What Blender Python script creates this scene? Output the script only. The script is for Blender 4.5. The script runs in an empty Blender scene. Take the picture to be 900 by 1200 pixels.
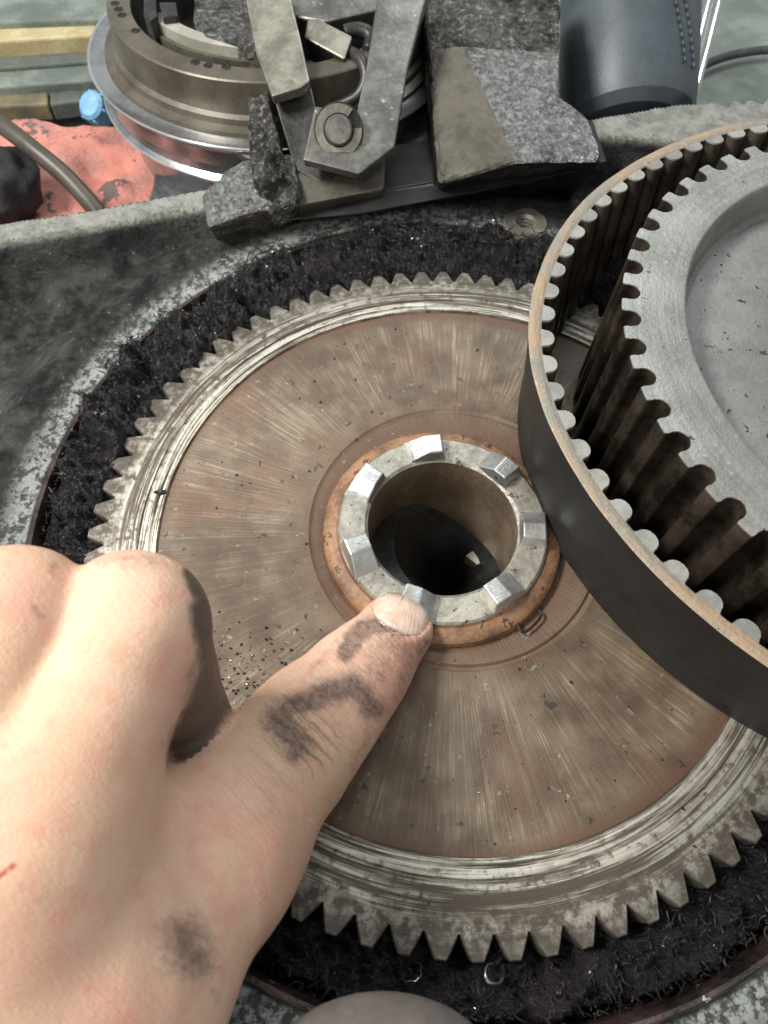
import bpy, bmesh, math, random
import numpy as np
from mathutils import Vector, Matrix, noise as mn
random.seed(7); rng = np.random.default_rng(7)
S = bpy.context.scene
COL = S.collection
PI = math.pi
# ------------------------------------------------------------------ camera (1 unit = 10 cm)
S.unit_settings.system = 'METRIC'; S.unit_settings.scale_length = 0.1
CR = np.array([[0.99975, -0.0110, 0.0198], [0.0, -0.8747, -0.4848], [0.0226, 0.4846, -0.8744]])
_u, _s, _v = np.linalg.svd(CR); CR = _u @ _v
CC = np.array([-0.2516, -0.8958, 1.6994]); CF = 781.2
cam = bpy.data.cameras.new('camera'); camo = bpy.data.objects.new('camera', cam); COL.objects.link(camo)
m = Matrix(((CR[0][0], -CR[1][0], -CR[2][0], CC[0]), (CR[0][1], -CR[1][1], -CR[2][1], CC[1]), (CR[0][2], -CR[1][2], -CR[2][2], CC[2]), (0, 0, 0, 1)))
camo.matrix_world = m
cam.sensor_fit = 'VERTICAL'; cam.sensor_height = 36; cam.sensor_width = 27; cam.lens = CF / 1200 * 36
cam.clip_start = 0.02; cam.clip_end = 60
cam.dof.use_dof = True; cam.dof.focus_distance = 1.75; cam.dof.aperture_fstop = 2.4
S.camera = camo
def un(x, y, z):                       # photograph direction -> point at height z
    r = np.array([(x - 450) / CF, (y - 600) / CF, 1.]) @ CR
    return CC + (z - CC[2]) / r[2] * r
def cp(x, y, d):                       # photograph direction -> point at distance d
    return CC + d * (np.array([(x - 450) / CF, (y - 600) / CF, 1.]) @ CR)
VDIR = Vector(CR[2])
# ------------------------------------------------------------------ light
w = bpy.data.worlds.new('World'); S.world = w; w.use_nodes = True
bgn = w.node_tree.nodes['Background']; bgn.inputs[0].default_value = (.93, .97, 1, 1); bgn.inputs[1].default_value = 0.38
def area(name, loc, target, sx, sy, power, col):
    l = bpy.data.lights.new(name, 'AREA'); l.shape = 'RECTANGLE'; l.size = sx; l.size_y = sy; l.energy = power; l.color = col
    o = bpy.data.objects.new(name, l); COL.objects.link(o); o.location = loc
    o.rotation_euler = (Vector(target) - Vector(loc)).to_track_quat('-Z', 'Y').to_euler(); return o
area('lamp_key', (-3.6, .6, 4.6), (0, 0.1, 0), 2.0, 1.0, 350, (1, .985, .94))
area('lamp_overhead', (1.4, 4.6, 5.0), (0, .8, 0), 3.2, .7, 120, (.9, .97, 1))
area('lamp_front', (-2.4, -3.2, 4.2), (0, 0, 0), 1.6, .8, 60, (1, .97, .93))
S.view_settings.view_transform = 'Standard'; S.view_settings.look = 'None'; S.view_settings.exposure = 0.25; S.view_settings.gamma = 1
S.render.engine = 'CYCLES'
S.cycles.use_denoising = True
S.cycles.max_bounces = 6; S.cycles.sample_clamp_indirect = 4; S.cycles.caustics_reflective = False; S.cycles.caustics_refractive = False

# ------------------------------------------------------------------ node helper
class NT:
    def __init__(s, name):
        s.m = bpy.data.materials.new(name); s.m.use_nodes = True; s.t = s.m.node_tree; s.t.nodes.clear()
        s.out = s.t.nodes.new('ShaderNodeOutputMaterial'); s.b = s.t.nodes.new('ShaderNodeBsdfPrincipled')
        s.t.links.new(s.b.outputs[0], s.out.inputs[0])
        s.pos = s.n('ShaderNodeNewGeometry').outputs['Position']
    def n(s, t): return s.t.nodes.new(t)
    def put(s, sock, v):
        if v is None: return
        if isinstance(v, bpy.types.NodeSocket): s.t.links.new(v, sock)
        else:
            if isinstance(v, (tuple, list)) and len(v) == 3 and sock.type == 'RGBA': v = (*v, 1)
            sock.default_value = v
    def math(s, op, a, b=0.0, c=None, clamp=False):
        n = s.n('ShaderNodeMath'); n.operation = op; n.use_clamp = clamp; s.put(n.inputs[0], a); s.put(n.inputs[1], b)
        if c is not None: s.put(n.inputs[2], c)
        return n.outputs[0]
    def noise(s, vec, scale, detail=4, rough=.55, dist=0, col=False):
        n = s.n('ShaderNodeTexNoise'); s.put(n.inputs['Vector'], vec); s.put(n.inputs['Scale'], scale); s.put(n.inputs['Detail'], detail)
        s.put(n.inputs['Roughness'], rough); s.put(n.inputs['Distortion'], dist); return n.outputs[1 if col else 0]
    def voro(s, vec, scale, feat='F1', out=0):
        n = s.n('ShaderNodeTexVoronoi'); n.feature = feat; s.put(n.inputs['Vector'], vec); s.put(n.inputs['Scale'], scale); return n.outputs[out]
    def ramp(s, f, stops, interp='LINEAR'):
        n = s.n('ShaderNodeValToRGB'); n.color_ramp.interpolation = interp; s.put(n.inputs[0], f); e = n.color_ramp.elements
        while len(e) < len(stops): e.new(.5)
        for k, (p, c) in enumerate(stops):
            e[k].position = p; c = (c, c, c) if isinstance(c, (int, float)) else c; e[k].color = (*c, 1)
        return n.outputs[0]
    def step(s, f, a, b):
        n = s.n('ShaderNodeMapRange'); n.interpolation_type = 'SMOOTHSTEP'; s.put(n.inputs[0], f); n.inputs[1].default_value = a; n.inputs[2].default_value = b
        n.inputs[3].default_value = 0; n.inputs[4].default_value = 1; return n.outputs[0]
    def mix(s, f, a, b, mode='MIX'):
        n = s.n('ShaderNodeMix'); n.data_type = 'RGBA'; n.blend_type = mode; s.put(n.inputs[0], f); s.put(n.inputs[6], a); s.put(n.inputs[7], b); return n.outputs[2]
    def sep(s, v):
        n = s.n('ShaderNodeSeparateXYZ'); s.put(n.inputs[0], v); return n.outputs
    def comb(s, x, y, z):
        n = s.n('ShaderNodeCombineXYZ'); s.put(n.inputs[0], x); s.put(n.inputs[1], y); s.put(n.inputs[2], z); return n.outputs[0]
    def scalev(s, v, k):
        n = s.n('ShaderNodeVectorMath'); n.operation = 'MULTIPLY'; s.put(n.inputs[0], v); n.inputs[1].default_value = k if isinstance(k, tuple) else (k, k, k); return n.outputs[0]
    def attr(s, name):
        n = s.n('ShaderNodeAttribute'); n.attribute_name = name; return n.outputs['Fac']
    def polar(s, cx=0, cy=0):          # r, unit cos, unit sin
        x, y, z = s.sep(s.pos); x = s.math('SUBTRACT', x, cx); y = s.math('SUBTRACT', y, cy)
        r = s.math('SQRT', s.math('ADD', s.math('MULTIPLY', x, x), s.math('MULTIPLY', y, y))); r = s.math('MAXIMUM', r, 1e-4)
        return r, s.math('DIVIDE', x, r), s.math('DIVIDE', y, r), z
    def bump(s, h, strength=.4, dist=.01, prev=None):
        n = s.n('ShaderNodeBump'); n.inputs['Strength'].default_value = strength; n.inputs['Distance'].default_value = dist; s.put(n.inputs['Height'], h)
        if prev is not None: s.put(n.inputs['Normal'], prev)
        return n.outputs[0]
    def done(s, color=None, rough=.5, metal=0, normal=None, spec=None, coat=None):
        s.put(s.b.inputs['Base Color'], color); s.put(s.b.inputs['Roughness'], rough); s.put(s.b.inputs['Metallic'], metal)
        if normal is not None: s.put(s.b.inputs['Normal'], normal)
        if spec is not None: s.put(s.b.inputs['Specular IOR Level'], spec)
        if coat is not None: s.put(s.b.inputs['Coat Weight'], coat)
        return s.m
HX, HY = -.042, -.014                  # hub centre

def mat_steel():
    t = NT('worn_steel'); r, c, s_, z = t.polar()
    v = t.comb(t.math('MULTIPLY', c, 1.6), t.math('MULTIPLY', s_, 1.6), t.math('MULTIPLY', r, 55))
    st = t.noise(v, 1, 6, .68)
    v2 = t.comb(t.math('MULTIPLY', c, 3.2), t.math('MULTIPLY', s_, 3.2), t.math('MULTIPLY', r, 150)); st2 = t.noise(v2, 1.3, 4, .7)
    fine = t.noise(t.pos, 34, 6, .7); big = t.noise(t.pos, 2.6, 3, .55); bl = t.noise(t.pos, 11, 5, .7)
    inner = t.math('SUBTRACT', 1, t.step(r, .945, .992))      # turned face inside, rough tooth zone outside
    lines = t.step(t.math('ADD', st, t.math('MULTIPLY', t.math('SUBTRACT', st2, .5), .7)), .42, .62)
    patch = t.math('MULTIPLY', t.step(t.math('ADD', fine, t.math('MULTIPLY', t.math('SUBTRACT', bl, .5), .8)), .42, .70), .62)
    f = t.mix(inner, patch, lines)
    f = t.math('MULTIPLY', f, t.step(fine, .34, .52)); f = t.math('MULTIPLY', f, t.step(t.math('ADD', big, t.math('MULTIPLY', bl, .3)), .34, .64))
    # bright band beside the web
    band = t.math('MULTIPLY', t.step(r, .852, .862), t.math('SUBTRACT', 1, t.step(r, .872, .9)))
    f = t.math('ADD', f, t.math('MULTIPLY', band, t.math('MULTIPLY', t.step(st2, .42, .56), .55)), clamp=True)
    col = t.mix(f, (.100, .080, .060), (.68, .64, .54))
    col = t.mix(t.math('MULTIPLY', t.step(r, .975, 1.03), .55), col, (.075, .064, .052)); rb = t.step(t.noise(t.pos, 5, 4, .6), .55, .72); col = t.mix(t.math('MULTIPLY', rb, .5), col, (.14, .085, .06))
    h = t.math('ADD', t.math('MULTIPLY', st, .7), t.math('ADD', t.math('MULTIPLY', st2, .3), t.math('MULTIPLY', fine, .35)))
    return t.done(col, t.math('ADD', .36, t.math('MULTIPLY', bl, .28)), t.math('ADD', .35, t.math('MULTIPLY', f, .4)), t.bump(h, .5, .008))
def mat_web():
    t = NT('rusty_web'); r, c, s_, z = t.polar(-.02, -.01)
    v = t.comb(t.math('MULTIPLY', c, 75), t.math('MULTIPLY', s_, 75), t.math('MULTIPLY', r, 2.2)); st = t.noise(v, 1, 5, .68)
    v3 = t.comb(t.math('MULTIPLY', c, 170), t.math('MULTIPLY', s_, 170), t.math('MULTIPLY', r, 7)); st3 = t.noise(v3, 1, 3, .7)
    big = t.noise(t.pos, 2.2, 4, .55); mid = t.noise(t.pos, 9, 5, .65); fine = t.noise(t.pos, 70, 4, .7)
    sc = t.step(t.math('ADD', t.math('MULTIPLY', st, .55), t.math('MULTIPLY', st3, .5)), .50, .68)
    zone = t.math('MULTIPLY', t.step(r, .40, .56), t.math('SUBTRACT', 1, t.step(r, .78, .835)))
    sc = t.math('MULTIPLY', t.math('MULTIPLY', sc, zone), t.math('ADD', .35, t.math('MULTIPLY', t.step(big, .38, .62), .75)))
    base = t.mix(t.step(t.math('ADD', t.math('MULTIPLY', big, .5), t.math('MULTIPLY', mid, .5)), .36, .66), (.098, .066, .041), (.205, .152, .102))
    rs = t.step(t.noise(t.pos, 3.1, 6, .68, .4), .50, .66); base = t.mix(t.math('MULTIPLY', rs, .7), base, (.165, .078, .045)); sc = t.math('MULTIPLY', sc, t.math('SUBTRACT', 1, t.math('MULTIPLY', rs, .55)))
    rim = t.math('ADD', t.step(t.math('ADD', r, t.math('MULTIPLY', mid, .05)), .835, .868), t.math('SUBTRACT', 1, t.step(r, .36, .47)), clamp=True)
    base = t.mix(t.math('MULTIPLY', rim, .75), base, (.135, .070, .042))
    sc = t.math('MULTIPLY', sc, t.step(t.math('ADD', mid, t.math('MULTIPLY', fine, .5)), .50, .95)); col = t.mix(t.math('MULTIPLY', sc, .85), base, (.50, .43, .32))
    sk = t.math('MULTIPLY', t.step(t.noise(t.pos, 26, 5, .75, .6), .63, .68), .55); col = t.mix(t.math('MULTIPLY', sk, .6), col, (.62, .58, .5))
    dk = t.step(t.noise(t.scalev(t.pos, (1, 1, 1)), 21, 4, .62, .4), .655, .69); col = t.mix(t.math('MULTIPLY', dk, .85), col, (.04, .03, .024))
    h = t.math('ADD', t.math('MULTIPLY', st, .6), t.math('ADD', t.math('MULTIPLY', st3, .5), t.math('MULTIPLY', fine, .3)))
    return t.done(col, t.math('ADD', .38, t.math('MULTIPLY', mid, .25)), t.math('ADD', .12, t.math('MULTIPLY', sc, .45)), t.bump(h, .5, .006))
def simple(name, cols, scale=8, rough=(.4, .6), metal=0., bump=.3, bdist=.006, lo=.38, hi=.62, fine=60, coat=None, specks=None, speck_scale=40, speck_t=.66, dist=0.):
    t = NT(name); a = t.noise(t.pos, scale, 5, .62, dist); b = t.noise(t.pos, fine, 4, .7)
    col = t.mix(t.step(t.math('ADD', t.math('MULTIPLY', a, .75), t.math('MULTIPLY', b, .25)), lo, hi), cols[0], cols[1])
    if specks:
        sp = t.step(t.noise(t.pos, speck_scale, 3, .7), speck_t, speck_t + .04); col = t.mix(sp, col, specks)
    return t.done(col, t.math('ADD', rough[0], t.math('MULTIPLY', a, rough[1] - rough[0])), metal, t.bump(t.math('ADD', a, t.math('MULTIPLY', b, .6)), bump, bdist), coat=coat)
M = {}
M['steel'] = mat_steel(); M['web'] = mat_web()
M['copper'] = simple('copper_stained_steel', ((.15, .085, .052), (.40, .215, .115)), 9, (.45, .68), .25, .5, specks=(.10, .06, .04), speck_scale=18, speck_t=.60)
M['cast_silver'] = simple('bare_cast_steel', ((.23, .21, .175), (.46, .43, .36)), 12, (.32, .5), .45, .5, .008, specks=(.09, .07, .05), speck_scale=45, speck_t=.62)
M['lug'] = simple('polished_lug_steel', ((.46, .455, .43), (.74, .74, .70)), 10, (.24, .42), .8, .3, .008, specks=(.2, .18, .15), speck_scale=28)
M['bore'] = simple('oily_bore_steel', ((.19, .135, .090), (.36, .27, .185)), 5, (.25, .45), .35, .3)
M['black'] = simple('black_oil_shade', ((.004, .004, .004), (.012, .011, .01)), 8, (.3, .5), 0, .2)
M['rubber'] = simple('black_belt_rubber', ((.010, .0095, .0095), (.026, .024, .022)), 5, (.45, .7), 0, .25, .004, specks=(.055, .05, .045), speck_scale=30, speck_t=.7)
M['belt_inside'] = simple('greasy_belt_inside', ((.026, .021, .016), (.085, .068, .050)), 10, (.22, .42), .1, .3, .004)
M['belt_tooth_end'] = simple('worn_belt_tooth_end', ((.20, .20, .18), (.33, .32, .285)), 9, (.45, .6), .05, .4, .006, specks=(.10, .09, .08), speck_scale=34, speck_t=.68)
def mat_belt_edge():
    t = NT('frayed_tan_belt_edge'); r, c, s_, z = t.polar(1.28, .30)
    st = t.noise(t.comb(t.math('MULTIPLY', c, 9), t.math('MULTIPLY', s_, 9), t.math('MULTIPLY', r, 90)), 1, 4, .65); b = t.noise(t.pos, 6, 4, .6); fn = t.noise(t.pos, 55, 4, .7)
    e = t.step(t.math('ADD', t.math('MULTIPLY', st, .5), t.math('MULTIPLY', b, .6)), .43, .66)
    col = t.mix(e, (.25, .24, .205), (.40, .275, .17)); col = t.mix(t.step(fn, .56, .68), col, (.42, .37, .29)); col = t.mix(t.step(t.noise(t.pos, 38, 4, .7), .66, .71), col, (.05, .04, .03))
    return t.done(col, .55, .15, t.bump(t.math('ADD', st, fn), .6, .006))
M['belt_edge'] = mat_belt_edge()
def mat_alu():
    t = NT('dull_aluminium_face'); r, c, s_, z = t.polar(1.28, .235)
    ring = t.noise(t.comb(t.math('MULTIPLY', c, 2), t.math('MULTIPLY', s_, 2), t.math('MULTIPLY', r, 60)), 1, 5, .65); a = t.noise(t.pos, 6, 5, .6); f = t.noise(t.pos, 60, 4, .72)
    col = t.mix(t.step(t.math('ADD', t.math('MULTIPLY', ring, .4), t.math('MULTIPLY', a, .6)), .36, .64), (.215, .21, .19), (.345, .34, .312))
    col = t.mix(t.step(f, .6, .7), col, (.40, .395, .365)); col = t.mix(t.step(t.noise(t.pos, 24, 4, .65), .665, .70), col, (.07, .065, .06))
    return t.done(col, .42, .5, t.bump(t.math('ADD', t.math('MULTIPLY', ring, .5), f), .45, .005))
M['alu'] = mat_alu()
M['alu_floor'] = simple('sandy_cast_floor', ((.17, .165, .155), (.245, .24, .225)), 5, (.45, .6), .3, .5, .006, specks=(.045, .04, .035), speck_scale=30, speck_t=.64)
M['groove'] = simple('oily_pulley_groove', ((.012, .009, .007), (.055, .042, .030)), 7, (.22, .42), .2, .3, .004)
def mat_sludge():
    t = NT('black_greasy_fluff'); a = t.noise(t.pos, 20, 7, .72, .5); b = t.noise(t.pos, 95, 4, .75); c = t.noise(t.pos, 3.5, 3, .6)
    col = t.mix(t.step(a, .42, .68), (.006, .0055, .006), (.036, .030, .031)); col = t.mix(t.math('MULTIPLY', t.step(c, .52, .68), .4), col, (.045, .027, .028))
    sp = t.step(t.noise(t.pos, 75, 3, .75), .685, .71); col = t.mix(sp, col, (.55, .56, .6))
    return t.done(col, t.math('ADD', .08, t.math('MULTIPLY', b, .42)), sp, t.bump(t.math('ADD', a, t.math('MULTIPLY', b, .6)), 1.0, .03))
M['sludge'] = mat_sludge()
M['fibre'] = simple('dark_fibre', ((.012, .010, .011), (.065, .055, .055)), 9, (.3, .5), 0, 0)
M['chip'] = simple('bright_metal_chip', ((.6, .6, .62), (.85, .86, .9)), 20, (.15, .3), 1., .3)
def mat_casing():
    t = NT('oily_cast_casing'); r, c, s_, z = t.polar(.03, .04)
    a = t.noise(t.pos, 3.2, 5, .62); b = t.noise(t.pos, 12, 8, .78, .2); f = t.noise(t.pos, 48, 6, .8)
    col = t.mix(t.step(t.math('ADD', t.math('MULTIPLY', a, .45), t.math('MULTIPLY', b, .55)), .42, .62), (.013, .015, .013), (.105, .112, .100))
    # the flat machined ring around the pit is scraped bare
    ringm = t.math('MULTIPLY', t.step(r, 1.238, 1.25), t.math('SUBTRACT', 1, t.step(t.math('ADD', r, t.math('MULTIPLY', b, .16)), 1.36, 1.44)))
    bare = t.mix(t.step(t.math('ADD', t.math('MULTIPLY', f, .65), t.math('MULTIPLY', b, .45)), .50, .60), (.10, .107, .097), (.58, .60, .56))
    col = t.mix(ringm, col, bare)
    rimm = t.math('MULTIPLY', t.step(z, .085, .118), t.step(r, 1.3, 1.4)); lt = t.mix(t.step(b, .38, .62), (.30, .295, .26), (.52, .515, .46)); col = t.mix(rimm, col, lt)
    wh = t.step(t.math('ADD', f, t.math('MULTIPLY', b, .3)), .79, .84); col = t.mix(t.math('MULTIPLY', wh, .7), col, (.5, .53, .5))
    return t.done(col, t.math('ADD', .30, t.math('MULTIPLY', b, .25)), .35, t.bump(t.math('ADD', b, t.math('MULTIPLY', f, .7)), 1.0, .022))
M['casing'] = mat_casing()
M['lip'] = simple('reddish_dark_machined_lip', ((.020, .015, .014), (.085, .055, .048)), 9, (.25, .45), .4, .5, .01, specks=(.4, .4, .37), speck_scale=22, speck_t=.66)
def mat_sparkle(name, dark, light, lo, hi, met=.6):
    t = NT(name); a = t.noise(t.pos, 4.5, 5, .65); f = t.noise(t.pos, 42, 6, .8, .5); g = t.noise(t.pos, 130, 4, .75)
    v = t.math('ADD', t.math('MULTIPLY', f, .7), t.math('MULTIPLY', g, .3)); grain = t.step(v, .44, .56); glint = t.step(v, .545, .60); mk = t.step(t.math('ADD', a, t.math('MULTIPLY', v, .3)), lo + .10, hi + .12)
    k = t.math('MULTIPLY', t.math('ADD', .35, t.math('MULTIPLY', grain, .65)), mk); col = t.mix(k, dark, light); col = t.mix(t.math('MULTIPLY', glint, mk), col, (.95, .96, .95))  # glints painted as near-white specks into the base colour
    return t.done(col, t.math('SUBTRACT', .34, t.math('MULTIPLY', k, .12)), met, t.bump(t.math('ADD', v, t.math('MULTIPLY', f, .5)), 1.0, .045))
M['sparkle'] = mat_sparkle('pitted_shiny_casting', (.07, .066, .06), (.78, .78, .76), .30, .50, .6)
M['sparkle_dark'] = mat_sparkle('greasy_pitted_casting', (.03, .026, .022), (.42, .40, .35), .42, .60, .6)
M['dirty_brown'] = simple('dull_brown_casting', ((.060, .052, .038), (.115, .103, .078)), 8, (.5, .7), .15, .5, .008)
M['dark_metal'] = simple('dark_oily_metal', ((.022, .021, .020), (.07, .067, .062)), 6, (.28, .5), .4, .4)
M['grey_metal'] = simple('brushed_grey_plate', ((.10, .096, .085), (.22, .212, .19)), 7, (.3, .5), .5, .35, specks=(.4, .39, .35), speck_scale=26, speck_t=.66)
M['pale_metal'] = simple('pale_worn_plate', ((.16, .15, .12), (.34, .32, .26)), 6, (.35, .5), .45, .4)
M['drum_brown'] = simple('tarnished_drum_wall', ((.10, .086, .065), (.165, .145, .112)), 5, (.3, .5), .4, .2)
M['drum_flange'] = simple('polished_drum_flange', ((.30, .31, .31), (.55, .56, .56)), 4, (.12, .26), .85, .15)
M['thin_edge'] = simple('bright_turned_edge', ((.7, .72, .72), (.85, .87, .87)), 4, (.12, .2), .9, .1)
M['shoe'] = simple('pale_brake_shoe', ((.35, .33, .27), (.52, .49, .41)), 7, (.4, .6), .25, .3)
M['leather'] = simple('blue_grey_leather', ((.058, .070, .080), (.088, .104, .118)), 4, (.34, .5), 0, .35, .004, fine=90)
M['stitch'] = simple('dark_thread', ((.020, .024, .03), (.035, .04, .05)), 9, (.6, .7))
M['chrome'] = simple('chromed_rod', ((.6, .62, .6), (.75, .77, .75)), 4, (.08, .2), 1., .05)
M['bench'] = simple('green_grey_bench', ((.16, .19, .155), (.28, .315, .265)), 3, (.35, .6), 0, .3, .01)
M['wood_green'] = simple('stained_greenish_wood', ((.12, .145, .125), (.26, .29, .25)), 3, (.4, .6), 0, .4, .01)
M['wood_yellow'] = simple('raw_yellow_wood', ((.42, .34, .17), (.62, .53, .33)), 5, (.5, .7), 0, .4, .01)
M['wood_dark'] = simple('oil_soaked_wood', ((.06, .075, .07), (.13, .14, .12)), 4, (.3, .5), 0, .4, .01)
M['wood_brown'] = simple('brown_stained_wood', ((.12, .11, .075), (.26, .19, .10)), 4, (.4, .6), 0, .4, .01)
M['red_rag'] = simple('greasy_red_cloth', ((.42, .20, .17), (.66, .25, .19)), 6, (.5, .75), 0, .6, .02, lo=.40, hi=.56, specks=(.16, .11, .10), speck_scale=9, speck_t=.60)
M['grey_rag'] = simple('dark_grey_cloth', ((.060, .062, .066), (.10, .102, .108)), 9, (.7, .85), 0, .5, .01)
M['black_rag'] = simple('black_cloth', ((.010, .010, .013), (.025, .025, .030)), 9, (.6, .8), 0, .5, .01)
M['hose'] = simple('brown_black_hose', ((.045, .038, .028), (.085, .072, .052)), 5, (.35, .5), 0, .2)
M['blue'] = simple('pale_blue_plastic', ((.16, .37, .62), (.28, .52, .76)), 12, (.25, .4), 0, .4, .01)
M['dome'] = simple('dull_grey_brown', ((.10, .085, .078), (.16, .138, .125)), 3, (.5, .65), 0, .2)
def mat_skin():
    t = NT('hand_skin'); a = t.noise(t.pos, 4.5, 4, .6); b = t.noise(t.pos, 22, 5, .65); f = t.noise(t.pos, 120, 3, .7)
    col = t.mix(t.step(a, .36, .66), (.72, .46, .31), (.80, .53, .38)); col = t.mix(t.math('MULTIPLY', t.step(b, .46, .70), .55), col, (.76, .34, .25))
    col = t.mix(t.math('MULTIPLY', t.attr('pink'), .55), col, (.74, .34, .27)); col = t.mix(t.math('MULTIPLY', t.attr('pale'), .6), col, (.72, .54, .34))
    cu, cv = t.attr('tu'), t.attr('tv')
    wob = t.noise(t.comb(t.math('MULTIPLY', cu, 5), t.math('MULTIPLY', cv, 3.5), 0), 1, 4, .65); gm = None
    for u0, bd, wd, am, hwv in ((-.34, -.28, .013, .8, .55), (-.22, -.24, .016, 1., .62), (-.10, -.18, .018, 1., .66), (.03, -.12, .015, .9, .6), (.13, -.05, .012, .7, .5), (-.50, -.30, .011, .38, .5), (-.68, -.3, .011, .3, .55), (.24, .0, .010, .4, .4),
                                (-.95, -.2, .010, .18, .6), (-1.22, -.2, .010, .14, .6), (-.155, -.30, .008, .6, .3), (-.03, -.2, .008, .6, .35)):
        d_ = t.math('ABSOLUTE', t.math('SUBTRACT', t.math('ADD', cu, t.math('MULTIPLY', t.math('SUBTRACT', wob, .5), .20)), t.math('ADD', u0, t.math('MULTIPLY', t.math('MULTIPLY', cv, cv), bd))))
        k_ = t.math('MULTIPLY', t.math('SUBTRACT', 1, t.step(d_, 0, wd * 1.9)), t.math('MULTIPLY', t.math('SUBTRACT', 1, t.step(t.math('ABSOLUTE', cv), hwv * .5, hwv)), am)); gm = k_ if gm is None else t.math('MAXIMUM', gm, k_)
    fw = t.noise(t.comb(t.math('MULTIPLY', cu, 22), t.math('MULTIPLY', cv, 4), 0), 1, 4, .65, .6)
    gm = t.math('MULTIPLY', gm, t.math('MINIMUM', t.math('MULTIPLY', t.attr('wr'), 2.2), 1))
    col = t.mix(t.math('MULTIPLY', gm, .62), col, (.34, .16, .10))
    dn = t.math('ADD', t.math('MULTIPLY', t.noise(t.comb(t.math('MULTIPLY', cu, 13), t.math('MULTIPLY', cv, 7), 0), 1, 6, .72, .5), .65), t.math('MULTIPLY', t.noise(t.pos, 90, 3, .5), .35)); di = t.step(t.math('ADD', t.attr('dirt'), t.math('MULTIPLY', t.math('SUBTRACT', dn, .5), .95)), .08, .76)
    lines = t.step(t.noise(t.pos, 60, 3, .7), .40, .6)
    di = t.math('MULTIPLY', di, t.math('ADD', .78, t.math('MULTIPLY', lines, .22))); di = t.math('MULTIPLY', di, .82)
    col = t.mix(di, col, (.050, .043, .048)); gr = t.step(t.math('ADD', t.attr('grime_shade'), t.math('MULTIPLY', t.math('SUBTRACT', t.noise(t.pos, 16, 5, .7), .5), 1.0)), .22, .70); col = t.mix(t.math('MULTIPLY', gr, .88), col, (.045, .042, .041))  # dark finger side: shade and grease mixed into the skin colour
    col = t.mix(t.math('MULTIPLY', t.step(t.attr('cut'), .3, .8), .8), col, (.45, .03, .02))
    wv = t.n('ShaderNodeVectorMath'); wv.operation = 'ADD'; s_off = t.scalev(t.noise(t.pos, 9, 3, .6, 0, True), .06); t.put(wv.inputs[0], t.scalev(t.pos, (1, 1.5, 1))); t.put(wv.inputs[1], s_off)
    vo = t.voro(wv.outputs[0], 120, 'DISTANCE_TO_EDGE')
    pores = t.noise(t.pos, 190, 2, .6); fl = t.math('SUBTRACT', 1, t.step(t.math('ABSOLUTE', t.math('SUBTRACT', fw, .5)), 0, .03)); col = t.mix(t.math('MULTIPLY', fl, t.math('ADD', .06, t.math('MULTIPLY', t.attr('wr'), .22))), col, (.42, .20, .13)); col = t.mix(t.math('MULTIPLY', t.step(pores, .62, .72), .16), col, (.45, .25, .17)); h = t.math('ADD', t.math('MULTIPLY', t.step(vo, 0, .14), .10), t.math('ADD', t.math('MULTIPLY', b, .10), t.math('ADD', t.math('MULTIPLY', f, .35), t.math('ADD', t.math('MULTIPLY', t.math('MULTIPLY', fw, t.math('ADD', t.attr('wr'), .18)), 2.1), t.math('MULTIPLY', gm, -2.4)))))
    t.b.inputs['Subsurface Weight'].default_value = .16; t.b.inputs['Subsurface Radius'].default_value = (1, .35, .18); t.b.inputs['Subsurface Scale'].default_value = .05
    return t.done(col, t.math('ADD', .40, t.math('MULTIPLY', b, .16)), 0, t.bump(h, .42, .008), spec=.32)
M['skin'] = mat_skin()
def mat_nail():
    t = NT('thumb_nail'); a = t.noise(t.pos, 25, 4, .6); u, v = t.attr('nu'), t.attr('nv')
    col = t.mix(t.step(a, .35, .7), (.68, .47, .36), (.84, .66, .53))
    dn = t.noise(t.pos, 50, 5, .7); edge = t.step(t.math('ADD', t.math('ABSOLUTE', t.math('SUBTRACT', u, .5)), t.math('MULTIPLY', t.math('SUBTRACT', dn, .5), .16)), .43, .5)
    tip = t.step(t.math('ADD', v, t.math('MULTIPLY', t.math('SUBTRACT', dn, .5), .3)), .70, .98); base = t.math('SUBTRACT', 1, t.step(t.math('ADD', v, t.math('MULTIPLY', dn, .06)), .04, .14))
    col = t.mix(t.math('MULTIPLY', t.math('MAXIMUM', t.math('MAXIMUM', edge, tip), base), .85), col, (.10, .07, .055))
    ridge = t.noise(t.comb(t.math('MULTIPLY', u, 30), t.math('MULTIPLY', v, 2), 0), 1, 3, .6)
    crack = t.math('MULTIPLY', t.math('SUBTRACT', 1, t.step(t.math('ABSOLUTE', t.math('SUBTRACT', t.math('ADD', u, t.math('MULTIPLY', v, -.12)), .38)), 0, .018)), t.step(v, .55, .8)); col = t.mix(t.math('MULTIPLY', crack, .6), col, (.10, .07, .05))
    return t.done(col, .2, 0, t.bump(t.math('ADD', ridge, a), .35, .005), spec=.6)
M['nail'] = mat_nail()

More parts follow.
